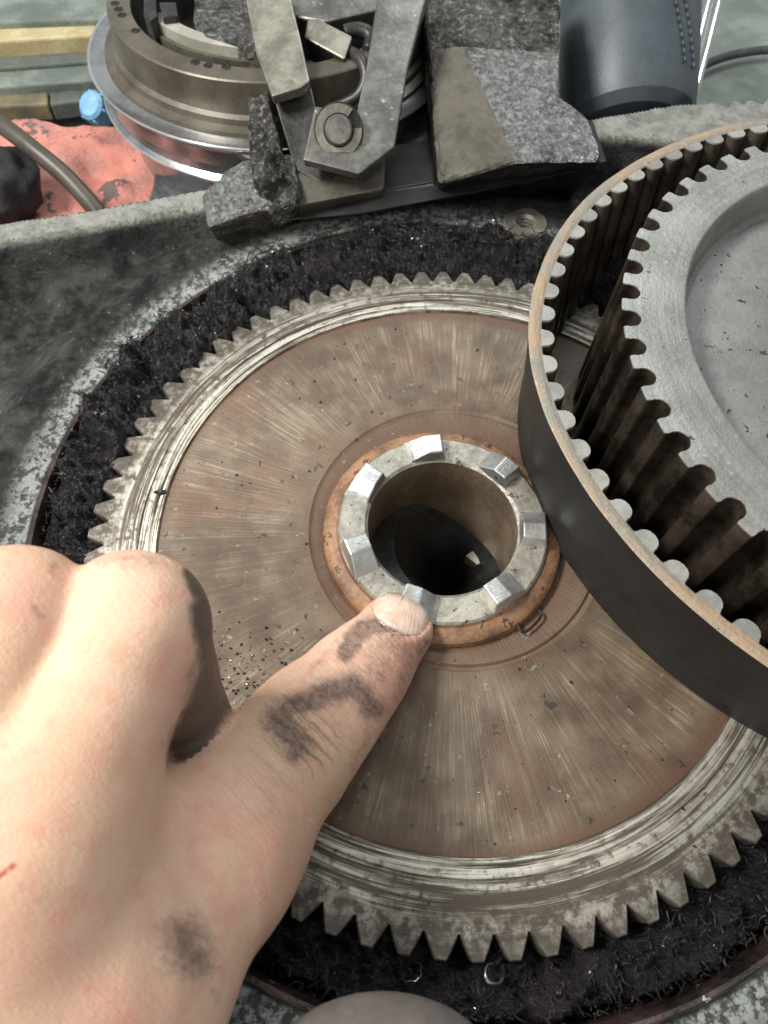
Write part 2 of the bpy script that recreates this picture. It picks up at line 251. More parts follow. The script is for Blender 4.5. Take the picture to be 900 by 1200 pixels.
# ------------------------------------------------------------------ object helpers
def tag(o, label=None, cat=None, group=None, kind=None):
    if label: o['label'] = label
    if cat: o['category'] = cat
    if group: o['group'] = group
    if kind: o['kind'] = kind
    return o
def thing(name, label, cat, loc=(0, 0, 0), group=None):
    o = bpy.data.objects.new(name, None); COL.objects.link(o); o.location = loc; o.empty_display_size = .1; return tag(o, label, cat, group)
def mesh(name, V, F, mat, parent=None, smooth=False, mi=None):
    me = bpy.data.meshes.new(name); me.from_pydata([tuple(map(float, v)) for v in V], [], F)
    for m_ in (mat if isinstance(mat, (list, tuple)) else [mat]): me.materials.append(m_)
    if mi is not None: me.polygons.foreach_set('material_index', mi)
    if smooth: me.polygons.foreach_set('use_smooth', [True] * len(F))
    me.update(); o = bpy.data.objects.new(name, me); COL.objects.link(o)
    if parent is not None: o.parent = parent; o.matrix_parent_inverse = Matrix.Translation(-Vector(parent.location)) if parent.parent is None else Matrix()
    return o
def sharp(o, deg=35):
    me = o.data; me.polygons.foreach_set('use_smooth', [True] * len(me.polygons)); me.set_sharp_from_angle(angle=math.radians(deg)); return o
def bevel(o, w_, seg=2):
    b = o.modifiers.new('bevel', 'BEVEL'); b.width = w_; b.segments = seg; b.limit_method = 'ANGLE'; b.angle_limit = math.radians(30); return o
def lathe(name, prof, mat, parent=None, c=(0, 0), n=192, a0=0, a1=2 * PI, z0=0, mi_prof=None, closed=False, rf=None):
    full = abs(a1 - a0 - 2 * PI) < 1e-6; k = n if full else n + 1; V = []; F = []; mi = []; P = len(prof)
    for i in range(k):
        a = a0 + (a1 - a0) * i / n; q = rf(a) if rf else 1
        for r, z in prof: V.append((c[0] + r * q * math.cos(a), c[1] + r * q * math.sin(a), z0 + z))
    segs = P if closed else P - 1
    for i in range(n):
        j = (i + 1) % k
        for s_ in range(segs):
            s2 = (s_ + 1) % P; F.append((i * P + s_, j * P + s_, j * P + s2, i * P + s2)); mi.append(mi_prof[s_] if mi_prof else 0)
    if not full and closed:
        F.append(tuple(range(P))); F.append(tuple(reversed(range(n * P, n * P + P)))); mi += [0, 0]
    o = mesh(name, V, F, mat, parent, mi=mi); bm = bmesh.new(); bm.from_mesh(o.data); bmesh.ops.recalc_face_normals(bm, faces=bm.faces); bm.to_mesh(o.data); bm.free()
    return sharp(o, 28)
def prism(name, pts, vec, mat, parent=None, bev=.008, top_mat=None):   # closed outline (3D points) extruded along vec
    n = len(pts); V = [Vector(p) for p in pts] + [Vector(p) + Vector(vec) for p in pts]
    F = [tuple(range(n)), tuple(reversed(range(n, 2 * n)))] + [(i, i + n, (i + 1) % n + n, (i + 1) % n) for i in range(n)]
    mats = [mat, top_mat] if top_mat else mat; mi = [1 if top_mat else 0] + [0] * (n + 1)
    o = mesh(name, V, F, mats, parent, mi=mi); bm = bmesh.new(); bm.from_mesh(o.data); bmesh.ops.recalc_face_normals(bm, faces=bm.faces); bm.to_mesh(o.data); bm.free()
    if bev: bevel(o, bev)
    return o
def tube(name, pts, rad, mat, parent=None, n=12, sub=6, closed=False):
    P = [Vector(p) for p in pts]; Q = []; N = len(P)
    for i in range(N if closed else N - 1):
        p0, p1, p2, p3 = P[(i - 1) % N] if (closed or i) else P[0], P[i], P[(i + 1) % N], P[(i + 2) % N] if (closed or i + 2 < N) else P[-1]
        for s_ in range(sub):
            t = s_ / sub; Q.append(.5 * ((2 * p1) + (p2 - p0) * t + (2 * p0 - 5 * p1 + 4 * p2 - p3) * t * t + (3 * p1 - p0 - 3 * p2 + p3) * t ** 3))
    if not closed: Q.append(P[-1])
    V = []; F = []; K = len(Q); up = Vector((0.13, .2, 1)).normalized()
    for i, q in enumerate(Q):
        d = (Q[(i + 1) % K] - Q[i - 1]) if (closed or 0 < i < K - 1) else (Q[1] - Q[0] if i == 0 else Q[-1] - Q[-2]); d.normalize()
        a = d.cross(up); a = a.normalized() if a.length > 1e-4 else Vector((1, 0, 0)); b = a.cross(d); rr = rad(i / max(1, K - 1)) if callable(rad) else rad
        for j in range(n): V.append(q + (a * math.cos(2 * PI * j / n) + b * math.sin(2 * PI * j / n)) * rr)
    for i in range(K if closed else K - 1):
        for j in range(n): F.append((i * n + j, i * n + (j + 1) % n, ((i + 1) % K) * n + (j + 1) % n, ((i + 1) % K) * n + j))
    if not closed: F.append(tuple(reversed(range(n)))); F.append(tuple(range((K - 1) * n, K * n)))
    return mesh(name, V, F, mat, parent, True)
def spin_copies(proto, parent, angles, c):
    for a in angles:
        o = proto.copy(); COL.objects.link(o); o.parent = parent
        o.matrix_parent_inverse = proto.matrix_parent_inverse.copy()
        o.matrix_basis = Matrix.Translation((c[0], c[1], 0)) @ Matrix.Rotation(a, 4, 'Z') @ Matrix.Translation((-c[0], -c[1], 0))

# ------------------------------------------------------------------ setting: bench behind and below the casing
V = []; F = []; n = 60
for j in range(n):
    for i in range(n):
        x = -7 + 14 * i / (n - 1); y = -5 + 13 * j / (n - 1); V.append((x, y, (-.34 if y > 1.3 + .12 * max(0, x) else -.8) + .02 * mn.noise(Vector((x * .8, y * .8, 0)))))
for j in range(n - 1):
    for i in range(n - 1): a = j * n + i; F.append((a, a + 1, a + n + 1, a + n))
tag(mesh('workbench_surface', V, F, M['bench'], None, True), kind='structure')

# ------------------------------------------------------------------ gearbox casing (height field around the pit)
PCX, PCY, PR = .03, .045, 1.237
RIM = [tuple(un(x, y, .12)[:2]) for x, y in ((0, 262), (120, 243), (235, 222), (460, 196), (600, 165), (700, 138), (790, 122), (900, 114))]
def rim_y(x):
    if x <= RIM[0][0]: s_ = (RIM[1][1] - RIM[0][1]) / (RIM[1][0] - RIM[0][0]); return RIM[0][1] + s_ * (x - RIM[0][0])
    for (x0, y0), (x1, y1) in zip(RIM, RIM[1:]):
        if x <= x1: return y0 + (y1 - y0) * (x - x0) / (x1 - x0)
    s_ = .35; return RIM[-1][1] + s_ * (x - RIM[-1][0])
def ss(a, b, x): t = min(1, max(0, (x - a) / (b - a))); return t * t * (3 - 2 * t)
BH = un(617, 257, .03)
def casing_z(x, y):
    r = math.hypot(x - PCX, y - PCY); d = rim_y(x) - y
    z = .012 - .10 * ss(1.39, 1.62, r) + .012 * mn.noise(Vector((x * 3, y * 3, 1))) * ss(1.3, 1.5, r) + .004 * mn.noise(Vector((x * 9, y * 9, 4)))
    wl = .095 + .16 * ss(.55, 1.1, x)
    lip = .12 + .004 * mn.noise(Vector((x * 7, y * 7, 2)))
    k = 1 - ss(wl, wl + .035, d) * .78 - .22 * ss(wl + .03, wl + .30, d); z = z * (1 - k) + lip * k
    z -= .75 * (1 - ss(-.02, .004, d))
    z -= .16 * (1 - ss(.030, .040, math.hypot(x - BH[0], y - BH[1])))
    return z
V = []; F = []; NT_ = 900
RS = [PR - .004, PR - .002] + [PR + .011 * i for i in range(90)] + [PR + .99 + .05 * i for i in range(1, 26)]
for i in range(NT_):
    a = 2 * PI * i / NT_
    for k, r in enumerate(RS):
        x, y = PCX + r * math.cos(a), PCY + r * math.sin(a)
        z = -.2 if k == 0 else casing_z(x, y)
        if k == 1: z -= .006
        if k > 1 and y < -1.5: pass
        V.append((x, y, z))
P = len(RS)
for i in range(NT_):
    j = (i + 1) % NT_
    for s_ in range(P - 1): F.append((i * P + s_, i * P + s_ + 1, j * P + s_ + 1, j * P + s_))
casing = thing('gearbox_casing', 'oily grey cast casing with a round pit around the big gear', 'gearbox casing', (0, 0, -.2))
sharp(mesh('casing_body', V, F, M['casing'], casing, True), 50)
lathe('pit_floor', [(PR, -.2), (.2, -.21), (0.001, -.6)], M['dark_metal'], casing, (PCX, PCY), 96)
lathe('pit_lip', [(PR - .016, -.16), (PR - .014, .004), (PR - .010, .013), (PR - .002, .016), (PR + .004, .012)], M['lip'], casing, (PCX, PCY), 256)
# raised boss with a threaded hole
bz = casing_z(BH[0] + .07, BH[1]) + .004
prof = [(.085, -.02), (.080, .004), (.040, .006)] + [(.036 - .004 * (k % 2), .002 - .008 * k) for k in range(1, 15)] + [(.001, -.12)]
lathe('threaded_hole', [(r, z + bz) for r, z in prof], M['cast_silver'], casing, BH[:2], 48)

# ------------------------------------------------------------------ big gear
gear = thing('large_gear', 'large worn steel gear with a brown web lying in the casing pit', 'gear', (0, 0, -.12))
ph = 3.2004 + PI / 82
RR = 1.0
prof = [(RR, -.13), (RR, -.002), (RR - .001, 0), (.958, 0.0), (.952, .003), (.905, .003), (.902, -.001), (.897, -.001), (.893, .004), (.874, .004), (.870, -.001), (.866, .003), (.853, .003), (.851, -.006), (.851, -.02)]
lathe('steel_rim', prof, M['steel'], gear, n=360)
prof = [(.852, -.006)] + [(r, -.006 + .003 * math.sin(r * 9)) for r in (.8, .7, .6, .5, .46)] + [(.425, -.004), (.418, -.009), (.412, -.010), (.405, -.004), (.39, -.006), (.35, -.018), (.30, -.02)]
lathe('brown_web', [(r, z) for r, z in prof], M['web'], gear, n=256, rf=None)
gear_web = gear.children[-1]
# ring steps are centred on the hub: shift inner vertices of the web to it
for v in gear_web.data.vertices:
    r = math.hypot(v.co.x, v.co.y); k = 1 - ss(.5, .84, r); v.co.x += HX * k; v.co.y += HY * k
hw0, hw1, TH = .0350, .0150, .050
TV = []; TF = []
prof_t = [(RR - .004, -.0383), (RR + .004, -hw0), (RR + .026, -hw0 * .72), (RR + TH - .004, -hw1), (RR + TH, -hw1 + .003), (RR + TH, hw1 - .003), (RR + TH - .004, hw1), (RR + .026, hw0 * .72), (RR + .004, hw0), (RR - .004, .0383)]
nn = len(prof_t)
for zz, q in ((-.13, 1), (-.004, 1), (0.0006, .9)):
    for x, y in prof_t: TV.append((x if q == 1 else x - .003 * (x > RR + .02), y * q, zz))
for l in (0, 1):
    for i in range(nn): j = (i + 1) % nn; TF.append((l * nn + i, l * nn + j, (l + 1) * nn + j, (l + 1) * nn + i))
TF.append(tuple(2 * nn + i for i in range(nn)))
tooth = mesh('tooth', TV, TF, M['steel'], gear); tooth.matrix_basis = Matrix.Rotation(ph, 4, 'Z')
def spin(proto, parent, angs, c=(0, 0)):
    for a in angs:
        o = proto.copy(); COL.objects.link(o); o.parent = parent; o.matrix_parent_inverse = proto.matrix_parent_inverse.copy()
        o.matrix_basis = Matrix.Translation((c[0], c[1], 0)) @ Matrix.Rotation(a, 4, 'Z')
spin(tooth, gear, [ph + 2 * PI * k / 82 for k in range(1, 82)])
# hub
hub = lathe('hub', [(.345, -.02), (.340, .006), (.333, .014), (.320, .020), (.302, .0245), (.297, .032), (.290, .0375), (.222, .0375), (.213, .030), (.2135, -.02), (.222, -.36), (.229, -.40), (.229, -.402), (.205, -.404), (.200, -.41), (.200, -.5)], [M['copper'], M['cast_silver'], M['bore']], gear, (HX, HY), 192,
            mi_prof=[0] * 5 + [1] * 3 + [2] * 4 + [1, 1, 2])
LA = [math.radians(98 + 51.43 * k) for k in range(7)]
r0, r1, w0, z0, z1 = .2155, .293, .049, .033, .076
LV = [(r0, -w0, z0), (r1, -w0 * 1.05, z0), (r1, w0 * 1.45, z0), (r0, w0 * 1.35, z0), (r0 + .004, -w0 * .75, z1), (r1 - .010, -w0 * .82, z1), (r1 - .010, w0 * .20, z1), (r0 + .004, w0 * .12, z1), (r0 + .002, w0 * .95, z0 + .017), (r1 - .005, w0 * 1.02, z0 + .017)]
LF = [(4, 5, 6, 7), (7, 6, 9, 8), (8, 9, 2, 3), (0, 1, 5, 4), (1, 2, 9, 6, 5), (3, 0, 4, 7, 8), (3, 2, 1, 0)]
lug = mesh('lug', LV, LF, M['lug'], hub); bevel(lug, .004, 2)
lug.parent = hub; lug.matrix_parent_inverse = Matrix()
lug.matrix_basis = Matrix.Translation((HX, HY, 0)) @ Matrix.Rotation(LA[0], 4, 'Z')
spin(lug, hub, LA[1:], (HX, HY))
for l in [c for c in hub.children if c.name.startswith('lug')]: l.matrix_basis = l.matrix_basis @ Matrix.Rotation(random.uniform(-.04, .04), 4, 'Z')
# splines deep in the bore
sp = mesh('inner_spline', [(.232, -.03, -.398), (.178, -.024, -.398), (.165, .024, -.398), (.232, .03, -.398), (.232, -.03, -.58), (.165, -.024, -.58), (.165, .024, -.58), (.232, .03, -.58)],
          [(0, 1, 2, 3), (0, 4, 5, 1), (1, 5, 6, 2), (2, 6, 7, 3), (4, 7, 6, 5)], M['lug'], hub); sp.parent = hub; sp.matrix_parent_inverse = Matrix()
sp.matrix_basis = Matrix.Translation((HX, HY, 0)) @ Matrix.Rotation(.55, 4, 'Z'); spin(sp, hub, [.55 + PI / 3 * k for k in range(1, 6)], (HX, HY))
lathe('bore_bottom', [(.235, -.44), (.235, -.62), (.001, -.62)], M['black'], hub, (HX, HY), 64)
# small spring clip beside the hub
cc = un(628, 735, 0)
clip = thing('spring_clip', 'small dark wire clip on the web just below right of the hub', 'clip', tuple(cc))
tube('wire', [un(x, y, .004) for x, y in ((606, 730), (612, 741), (622, 736), (634, 722), (631, 714))], .0035, M['black'], clip, 6, 4)

# ------------------------------------------------------------------ sludge round the gear
V = []; F = []; NA, NRR = 1100, 44
def slz(x, y, a, t):
    p = Vector((x, y, 0)); z = -.058 + .05 * ss(.15, .8, t) + .064 * ss(.08, .30, t) * ss(-.3, .5, y)
    z += .055 * mn.fractal(p * 9, .8, 2.1, 4) + .026 * mn.fractal(p * 26 + Vector((3, 1, 5)), .7, 2.2, 4) + .012 * abs(mn.noise(p * 60))
    if y < -.5: z -= .018
    z -= .02 * (1 - ss(0, .3, t)) + .075 * ss(.80, 1, t); return z
for i in range(NA):
    a = 2 * PI * i / NA
    for k in range(NRR):
        t = k / (NRR - 1); ri = .985; ro_x, ro_y = PCX + (PR - .010) * math.cos(a), PCY + (PR - .010) * math.sin(a)
        x = ri * math.cos(a) * (1 - t) + ro_x * t; y = ri * math.sin(a) * (1 - t) + ro_y * t; V.append((x, y, slz(x, y, a, t)))
for i in range(NA):
    j = (i + 1) % NA
    for k in range(NRR - 1): F.append((i * NRR + k, i * NRR + k + 1, j * NRR + k + 1, j * NRR + k))
tag(mesh('greasy_sludge', V, F, M['sludge'], None, True), 'black greasy fluff and metal dust packed around the gear teeth', 'sludge', None, 'stuff')
V = []; F = []; MI = []
for q in range(5200):
    a = random.uniform(0, 2 * PI); t = random.uniform(.12, 1.0) if q % 5 else random.uniform(.8, .98)
    ex = 1.0 * (1 - t) + (PR) * t; x = ex * math.cos(a) + PCX * t; y = ex * math.sin(a) + PCY * t; z = slz(x, y, a, min(1, t)) + random.uniform(0, .012)
    L = random.uniform(.012, .05); wd = random.uniform(.001, .0032); d = Vector((random.gauss(0, 1), random.gauss(0, 1), random.gauss(.1, .5))).normalized(); cu = Vector((random.gauss(0, 1), random.gauss(0, 1), random.gauss(0, .6))) * 1.0
    p = Vector((x, y, z)); b0 = len(V); ch = random.random() < .10
    if ch: L *= .5; wd *= 1.6
    for s_ in range(5):
        sd = d.cross(Vector((0, 0, 1))).normalized() * wd * (1 - s_ / 6); V += [p + sd, p - sd, p + Vector((0, 0, wd * 1.2))]; p = p + d * L / 5; d = (d + cu * .45).normalized()
    for s_ in range(4):
        k = b0 + s_ * 3
        for u_ in ((0, 2), (2, 1), (1, 0)): F.append((k + u_[0], k + u_[1], k + 3 + u_[1], k + 3 + u_[0])); MI.append(1 if ch else 0)
tag(mesh('fibre_and_swarf', V, F, [M['fibre'], M['chip']], None, False, MI), 'fine dark fibres and glittering swarf lying on the greasy sludge', 'swarf', None, 'stuff')
# single bright curls
def curl(px, py, r, turns, label, z=-.03, rad=.004, seedv=0):
    c = un(px, py, z); rn = random.Random(seedv); a0 = rn.uniform(0, 6); pts = []
    for k in range(9): a = a0 + turns * 2 * PI * k / 8; q = r * (1 + .5 * mn.noise(Vector((k * .6, seedv, 0)))); pts.append((c[0] + q * math.cos(a), c[1] + q * math.sin(a) * .7, c[2] + .03 * math.sin(k * .5)))
    o = tube('metal_curl', pts, lambda t_: rad * (1 - .75 * abs(2 * t_ - 1)) * .8, M['drum_flange'], None, 6, 4); tag(o, label, 'metal chip', 'loose metal curls in the sludge')
curl(578, 1140, .024, .8, 'bright ring-like metal curl under the lowest gear teeth', -.02, .0055, 3)
curl(482, 1138, .022, .55, 'thin silvery metal curl left of the bright ring-like one', -.03, .003, 5)
curl(693, 1140, .012, .5, 'small bluish metal curl in the sludge at lower right', -.03, .004, 8)
curl(98, 588, .018, .5, 'pale metal curl in the sludge left of the gear teeth', -.03, .004, 11)
curl(80, 612, .016, .45, 'pale metal curl lowest left in the sludge above the hand', -.03, .0035, 13)
curl(142, 490, .03, .7, 'dark silvery curl in the sludge beside the upper left teeth', -.02, .0028, 16)
# crumbs of grit
V = []; F = []; MI = []
def crumb(x, y, z, sz, mi_):
    b = len(V); k = 6
    for q in range(k): a_ = 2 * PI * q / k; rr = sz * random.uniform(.5, 1.3); V.append((x + rr * math.cos(a_), y + rr * .8 * math.sin(a_), z))
    for q in range(k): a_ = 2 * PI * q / k + .3; rr = sz * random.uniform(.2, .7); V.append((x + rr * math.cos(a_), y + rr * math.sin(a_), z + sz * random.uniform(.5, 1.1)))
    for q in range(k): F.append((b + q, b + (q + 1) % k, b + k + (q + 1) % k, b + k + q)); MI.append(mi_)
    F.append(tuple(b + k + q for q in range(k))); MI.append(mi_)
for q in range(420):
    a = random.uniform(0, 2 * PI); r_ = random.uniform(.42, .98)
    if q % 3 == 0: c_ = un(random.gauss(285, 34), random.gauss(790, 26), 0); a = math.atan2(c_[1], c_[0]); r_ = math.hypot(c_[0], c_[1])
    if .84 < r_ < .88 or not .40 < r_ < .99: continue
    crumb(r_ * math.cos(a), r_ * math.sin(a), -.004 if r_ < .85 else .0015, random.choice((.0016, .002, .003, .0045)), 0 if random.random() < .85 else 1)
for q in range(130):
    a = random.uniform(0, 2 * PI); r_ = .70 * math.sqrt(random.random()); crumb(1.28 + r_ * math.cos(a), .235 + r_ * math.sin(a), .381, random.choice((.0015, .002, .003)), 0)
tag(mesh('grit_crumbs', V, F, [M['dark_metal'], M['chip']], None, False, MI), 'tiny dark crumbs and metal specks scattered on the gear and pulley', 'grit', None, 'stuff')
# flake on the rim
fc = un(187, 577, .004)
o = mesh('grit_flake', [(fc[0] + a * .02, fc[1] + b * .011, .004 + h) for a, b, h in ((-1, 0, 0), (-.2, 1, 0), (.9, .7, 0), (1.1, -.3, 0), (.1, -1, 0), (-.5, .1, .009), (.4, .2, .011), (.3, -.4, .008))],
         [(0, 1, 5), (1, 6, 5), (1, 2, 6), (2, 3, 6), (3, 7, 6), (3, 4, 7), (4, 0, 5), (4, 5, 7), (5, 6, 7)], M['dark_metal']); tag(o, 'dark grey flake of grit on the left of the gear rim', 'grit')

# ------------------------------------------------------------------ toothed pulley
UX, UY, UH, UN = 1.28, .235, .48, 58
pul = thing('toothed_pulley', 'grey aluminium toothed pulley with a dished face inside the belt', 'pulley', (UX, UY, 0.0))
prof = [(.40, .004), (.852, .004), (.852, UH - .002), (.8518, UH), (.745, UH), (.738, UH - .002), (.733, UH - .008), (.728, UH - .03), (.722, UH - .075), (.715, UH - .092), (.70, UH - .10), (.001, UH - .10)]
lathe('pulley_body', prof, [M['groove'], M['alu'], M['alu_floor']], pul, (UX, UY), 348, mi_prof=[0, 0, 1, 1, 1, 1, 1, 1, 2, 2, 2])
pit_ = 2 * PI / UN; hwb, hwt = pit_ * .852 * .38, pit_ * .9 * .235
hp = lambda r: pit_ * r / 2
half = [(.8485, hp(.8485) * .98), (.8525, hp(.853) - .008)] + [(r, hp(r) - math.sqrt(max(0, .027 ** 2 - (r - .879) ** 2))) for r in (.855, .860, .867, .879)] + [(.890, hp(.89) - .0262), (.8965, hp(.897) - .0285), (.8985, hp(.898) - .031), (.899, 0)]
pr2 = [(r, -y) for r, y in half] + [(r, y) for r, y in reversed(half[:-1])]; nn = len(pr2); TV = []; TF = []; MI = []
for zz, q in ((0.004, 1), (UH - .002, 1), (UH + .0006, .97)):
    for x, y in pr2: TV.append((x if q == 1 or x < .86 else x - .001, y * q, zz))
for l in (0, 1):
    for i in range(nn): j = (i + 1) % nn; TF.append((l * nn + i, l * nn + j, (l + 1) * nn + j, (l + 1) * nn + i)); MI.append(0 if l == 0 else 1)
TF.append(tuple(2 * nn + i for i in range(nn))); MI.append(1)
pt = mesh('tooth', TV, TF, [M['groove'], M['alu']], None, mi=MI); sharp(pt, 40); pt.parent = pul
# top faces of the valleys need the rim face cut back: rim face is only as wide as the valley radius, teeth carry the rest
pp = -.00916 + pit_ / 2
pt.matrix_basis = Matrix.Rotation(pp, 4, 'Z'); spin(pt, pul, [pp + pit_ * k for k in range(1, UN)])

# ------------------------------------------------------------------ timing belt
BX, BY, BHt = 1.28, .30, .38
BK = [(0, 1.10), (60, 1.12), (85, 1.115), (98, 1.098), (108, 1.082), (118, 1.071), (130, 1.068), (142, 1.076), (155, 1.086), (166, 1.099), (176, 1.111), (186, 1.114), (196, 1.109), (206, 1.104), (218, 1.101), (230, 1.097), (260, 1.09), (310, 1.09), (360, 1.10)]
def br(a):
    d = math.degrees(a) % 360
    for (x0, y0), (x1, y1) in zip(BK, BK[1:]):
        if d <= x1: t = (d - x0) / (x1 - x0); t = t * t * (3 - 2 * t) * .5 + t * .5; return y0 + (y1 - y0) * t
    return 1.1
def brs(a): return sum(br(a + k * .035) for k in (-3, -2, -1, 0, 1, 2, 3)) / 7
belt = thing('timing_belt', 'loose black toothed belt standing on edge around the grey pulley', 'belt', (BX, BY, 0.0))
V = []; F = []; MI = []; NB = 420
prof = lambda R: [(R - .045, .006), (R - .048, .04), (R - .006, BHt - .008), (R - .001, BHt - .001), (R - .006, BHt + .001), (R - .033, BHt), (R - .037, BHt - .003), (R - .067, .03), (R - .071, .006)]
P = 9
for i in range(NB):
    a = 2 * PI * i / NB; R_ = brs(a) + .0012 * mn.noise(Vector((math.cos(a) * 14, math.sin(a) * 14, 0)))
    for r, z in prof(R_): V.append((BX + r * math.cos(a), BY + r * math.sin(a), z))
for i in range(NB):
    j = (i + 1) % NB
    for s_, mm in zip(range(P), (0, 0, 0, 1, 1, 1, 2, 2, 0)): s2 = (s_ + 1) % P; F.append((i * P + s_, j * P + s_, j * P + s2, i * P + s2)); MI.append(mm)
bo = mesh('belt_band', V, F, [M['rubber'], M['belt_edge'], M['belt_inside']], belt, mi=MI)
bm = bmesh.new(); bm.from_mesh(bo.data); bmesh.ops.recalc_face_normals(bm, faces=bm.faces); bm.to_mesh(bo.data); bm.free(); sharp(bo, 40)
# belt teeth: arc-length spacing
angs = []; a = math.radians(100.82) + .0 ; acc = 0; N_ = 4000; total = 0
arc = [0]
for k in range(N_):
    a1_, a2_ = 2 * PI * k / N_, 2 * PI * (k + 1) / N_; p1 = Vector((math.cos(a1_), math.sin(a1_))) * (brs(a1_) - .03); p2 = Vector((math.cos(a2_), math.sin(a2_))) * (brs(a2_) - .03); arc.append(arc[-1] + (p2 - p1).length)
total = arc[-1]; NBT = round(total / .0917); stp = total / NBT; NOTCH0 = math.radians(149.134)
base_s = arc[int(NOTCH0 / (2 * PI) * N_)]; k = 0; targets = sorted(((base_s + stp * (i + .5)) % total) for i in range(NBT)); ai = 0
for tg in targets:
    while arc[ai + 1] < tg: ai += 1
    angs.append(2 * PI * (ai + (tg - arc[ai]) / (arc[ai + 1] - arc[ai])) / N_)
hb = [(.004, .0440), (-.001, .0390), (-.005, .0325), (-.012, .0298), (-.022, .0280), (-.030, .0225), (-.0355, .0140), (-.038, 0)]
pr3 = [(x, -y) for x, y in hb] + [(x, y) for x, y in reversed(hb[:-1])]; nn = len(pr3); TV = []; TF = []; MI = []
for zz, q, dx in ((.008, 1, -.036), (BHt - .006, 1, 0), (BHt - .0015, .92, .001)):
    for x, y in pr3: TV.append((x + dx, y * q, zz))
for l in (0, 1):
    for i in range(nn): j = (i + 1) % nn; TF.append((l * nn + i, (l + 1) * nn + i, (l + 1) * nn + j, l * nn + j)); MI.append(0 if l == 0 else 1)
TF.append(tuple(reversed([2 * nn + i for i in range(nn)]))); MI.append(1)
bt = mesh('tooth', TV, TF, [M['belt_inside'], M['belt_tooth_end']], None, mi=MI)
bm = bmesh.new(); bm.from_mesh(bt.data); bmesh.ops.recalc_face_normals(bm, faces=bm.faces); bm.to_mesh(bt.data); bm.free(); sharp(bt, 40); bt.parent = belt
for k, a in enumerate(angs):
    o = bt if k == 0 else bt.copy()
    if k: COL.objects.link(o); o.parent = belt
    rr = brs(a) - .034; e = .002; d1 = brs(a + e) - brs(a - e); tilt = math.atan2(-d1, 2 * e * rr)
    o.matrix_basis = Matrix.Translation((rr * math.cos(a), rr * math.sin(a), 0)) @ Matrix.Rotation(a + tilt + random.uniform(-.02, .02), 4, 'Z')

# ------------------------------------------------------------------ hand (one continuous body from a distance field)
prim = []
def J(x, y, d): return cp(x, y, d)
def rc(a, b, ra, rb, k=.03): prim.append((np.array(a), np.array(b), ra, rb, k))
TT, TI, TM, TW = J(464, 738, 1.765), J(366, 848, 1.54), J(245, 992, 1.25), J(118, 1150, 1.06)
TD = J(424, 786, 1.66)
rc(TT, TD, .096, .111, .02); rc(TD, TI, .110, .126, .04); rc(TI, TM, .128, .168, .04); rc(TM, TW, .168, .19, .06)
rc(J(400, 815, 1.60), J(340, 880, 1.50), .118, .136, .05)                       # knuckle swelling
# index finger: metacarpal, proximal, then bent down
IM, IP, ID = J(22, 1000, .98), J(156, 736, 1.11), J(203, 838, 1.38)
rc(IM, IP, .145, .121, .03); rc(IP, ID, .124, .108, .03); rc(ID, J(142, 890, 1.50), .108, .09, .03)
# middle finger
MM, MP = J(-100, 960, .97), J(16, 734, 1.06)
rc(MM, MP, .16, .128, .016); rc(MP, J(20, 830, 1.36), .122, .10, .02)
# ring finger outside the frame
rc(J(-280, 940, .95), J(-160, 760, 1.02), .15, .12, .02); rc(J(-160, 760, 1.02), J(-120, 850, 1.3), .115, .095, .02)
# back of the hand and wrist
rc(IM, J(-20, 1250, .93), .17, .19, .10); rc(MM, J(-60, 1300, .93), .17, .19, .08); rc(J(-280, 940, .95), J(-140, 1330, .95), .15, .17, .08)
rc(J(60, 1040, 1.08), J(60, 1240, 1.03), .15, .19, .12); rc(TW, J(20, 1300, 1.02), .185, .19, .08)
rc(J(-60, 1300, .98), J(-220, 1750, .98), .21, .20, .10)
rc(J(128, 1030, 1.17), J(70, 1130, 1.05), .11, .17, .11); rc(J(70, 1000, 1.08), J(40, 1150, 1.02), .15, .18, .10)                          # web of the thumb
allp = np.array([p for pr in prim for p in pr[:2]]); lo = allp.min(0) - .26; hi = allp.max(0) + .26
lo = np.maximum(lo, CC + np.array([-1.7, -1.2, -2.2])); VX = .0085
nx, ny, nz = [int(math.ceil((hi[i] - lo[i]) / VX)) for i in range(3)]
gx = (lo[0] + VX * np.arange(nx)).astype(np.float32)[:, None, None]; gy = (lo[1] + VX * np.arange(ny)).astype(np.float32)[None, :, None]; gz = (lo[2] + VX * np.arange(nz)).astype(np.float32)[None, None, :]
def sdf(x, y, z):
    f = None
    for a, b, ra, rb, k in prim:
        ba = b - a; L2 = float(ba @ ba); px, py, pz = x - a[0], y - a[1], z - a[2]
        h = np.clip((px * ba[0] + py * ba[1] + pz * ba[2]) / L2, 0, 1)
        d = np.sqrt((px - ba[0] * h) ** 2 + (py - ba[1] * h) ** 2 + (pz - ba[2] * h) ** 2) - (ra + (rb - ra) * h)
        if f is None: f = d
        else:
            hh = np.clip(.5 + .5 * (f - d) / k, 0, 1); f = f + (d - f) * hh - k * hh * (1 - hh)
    return f
FD = sdf(gx, gy, gz)
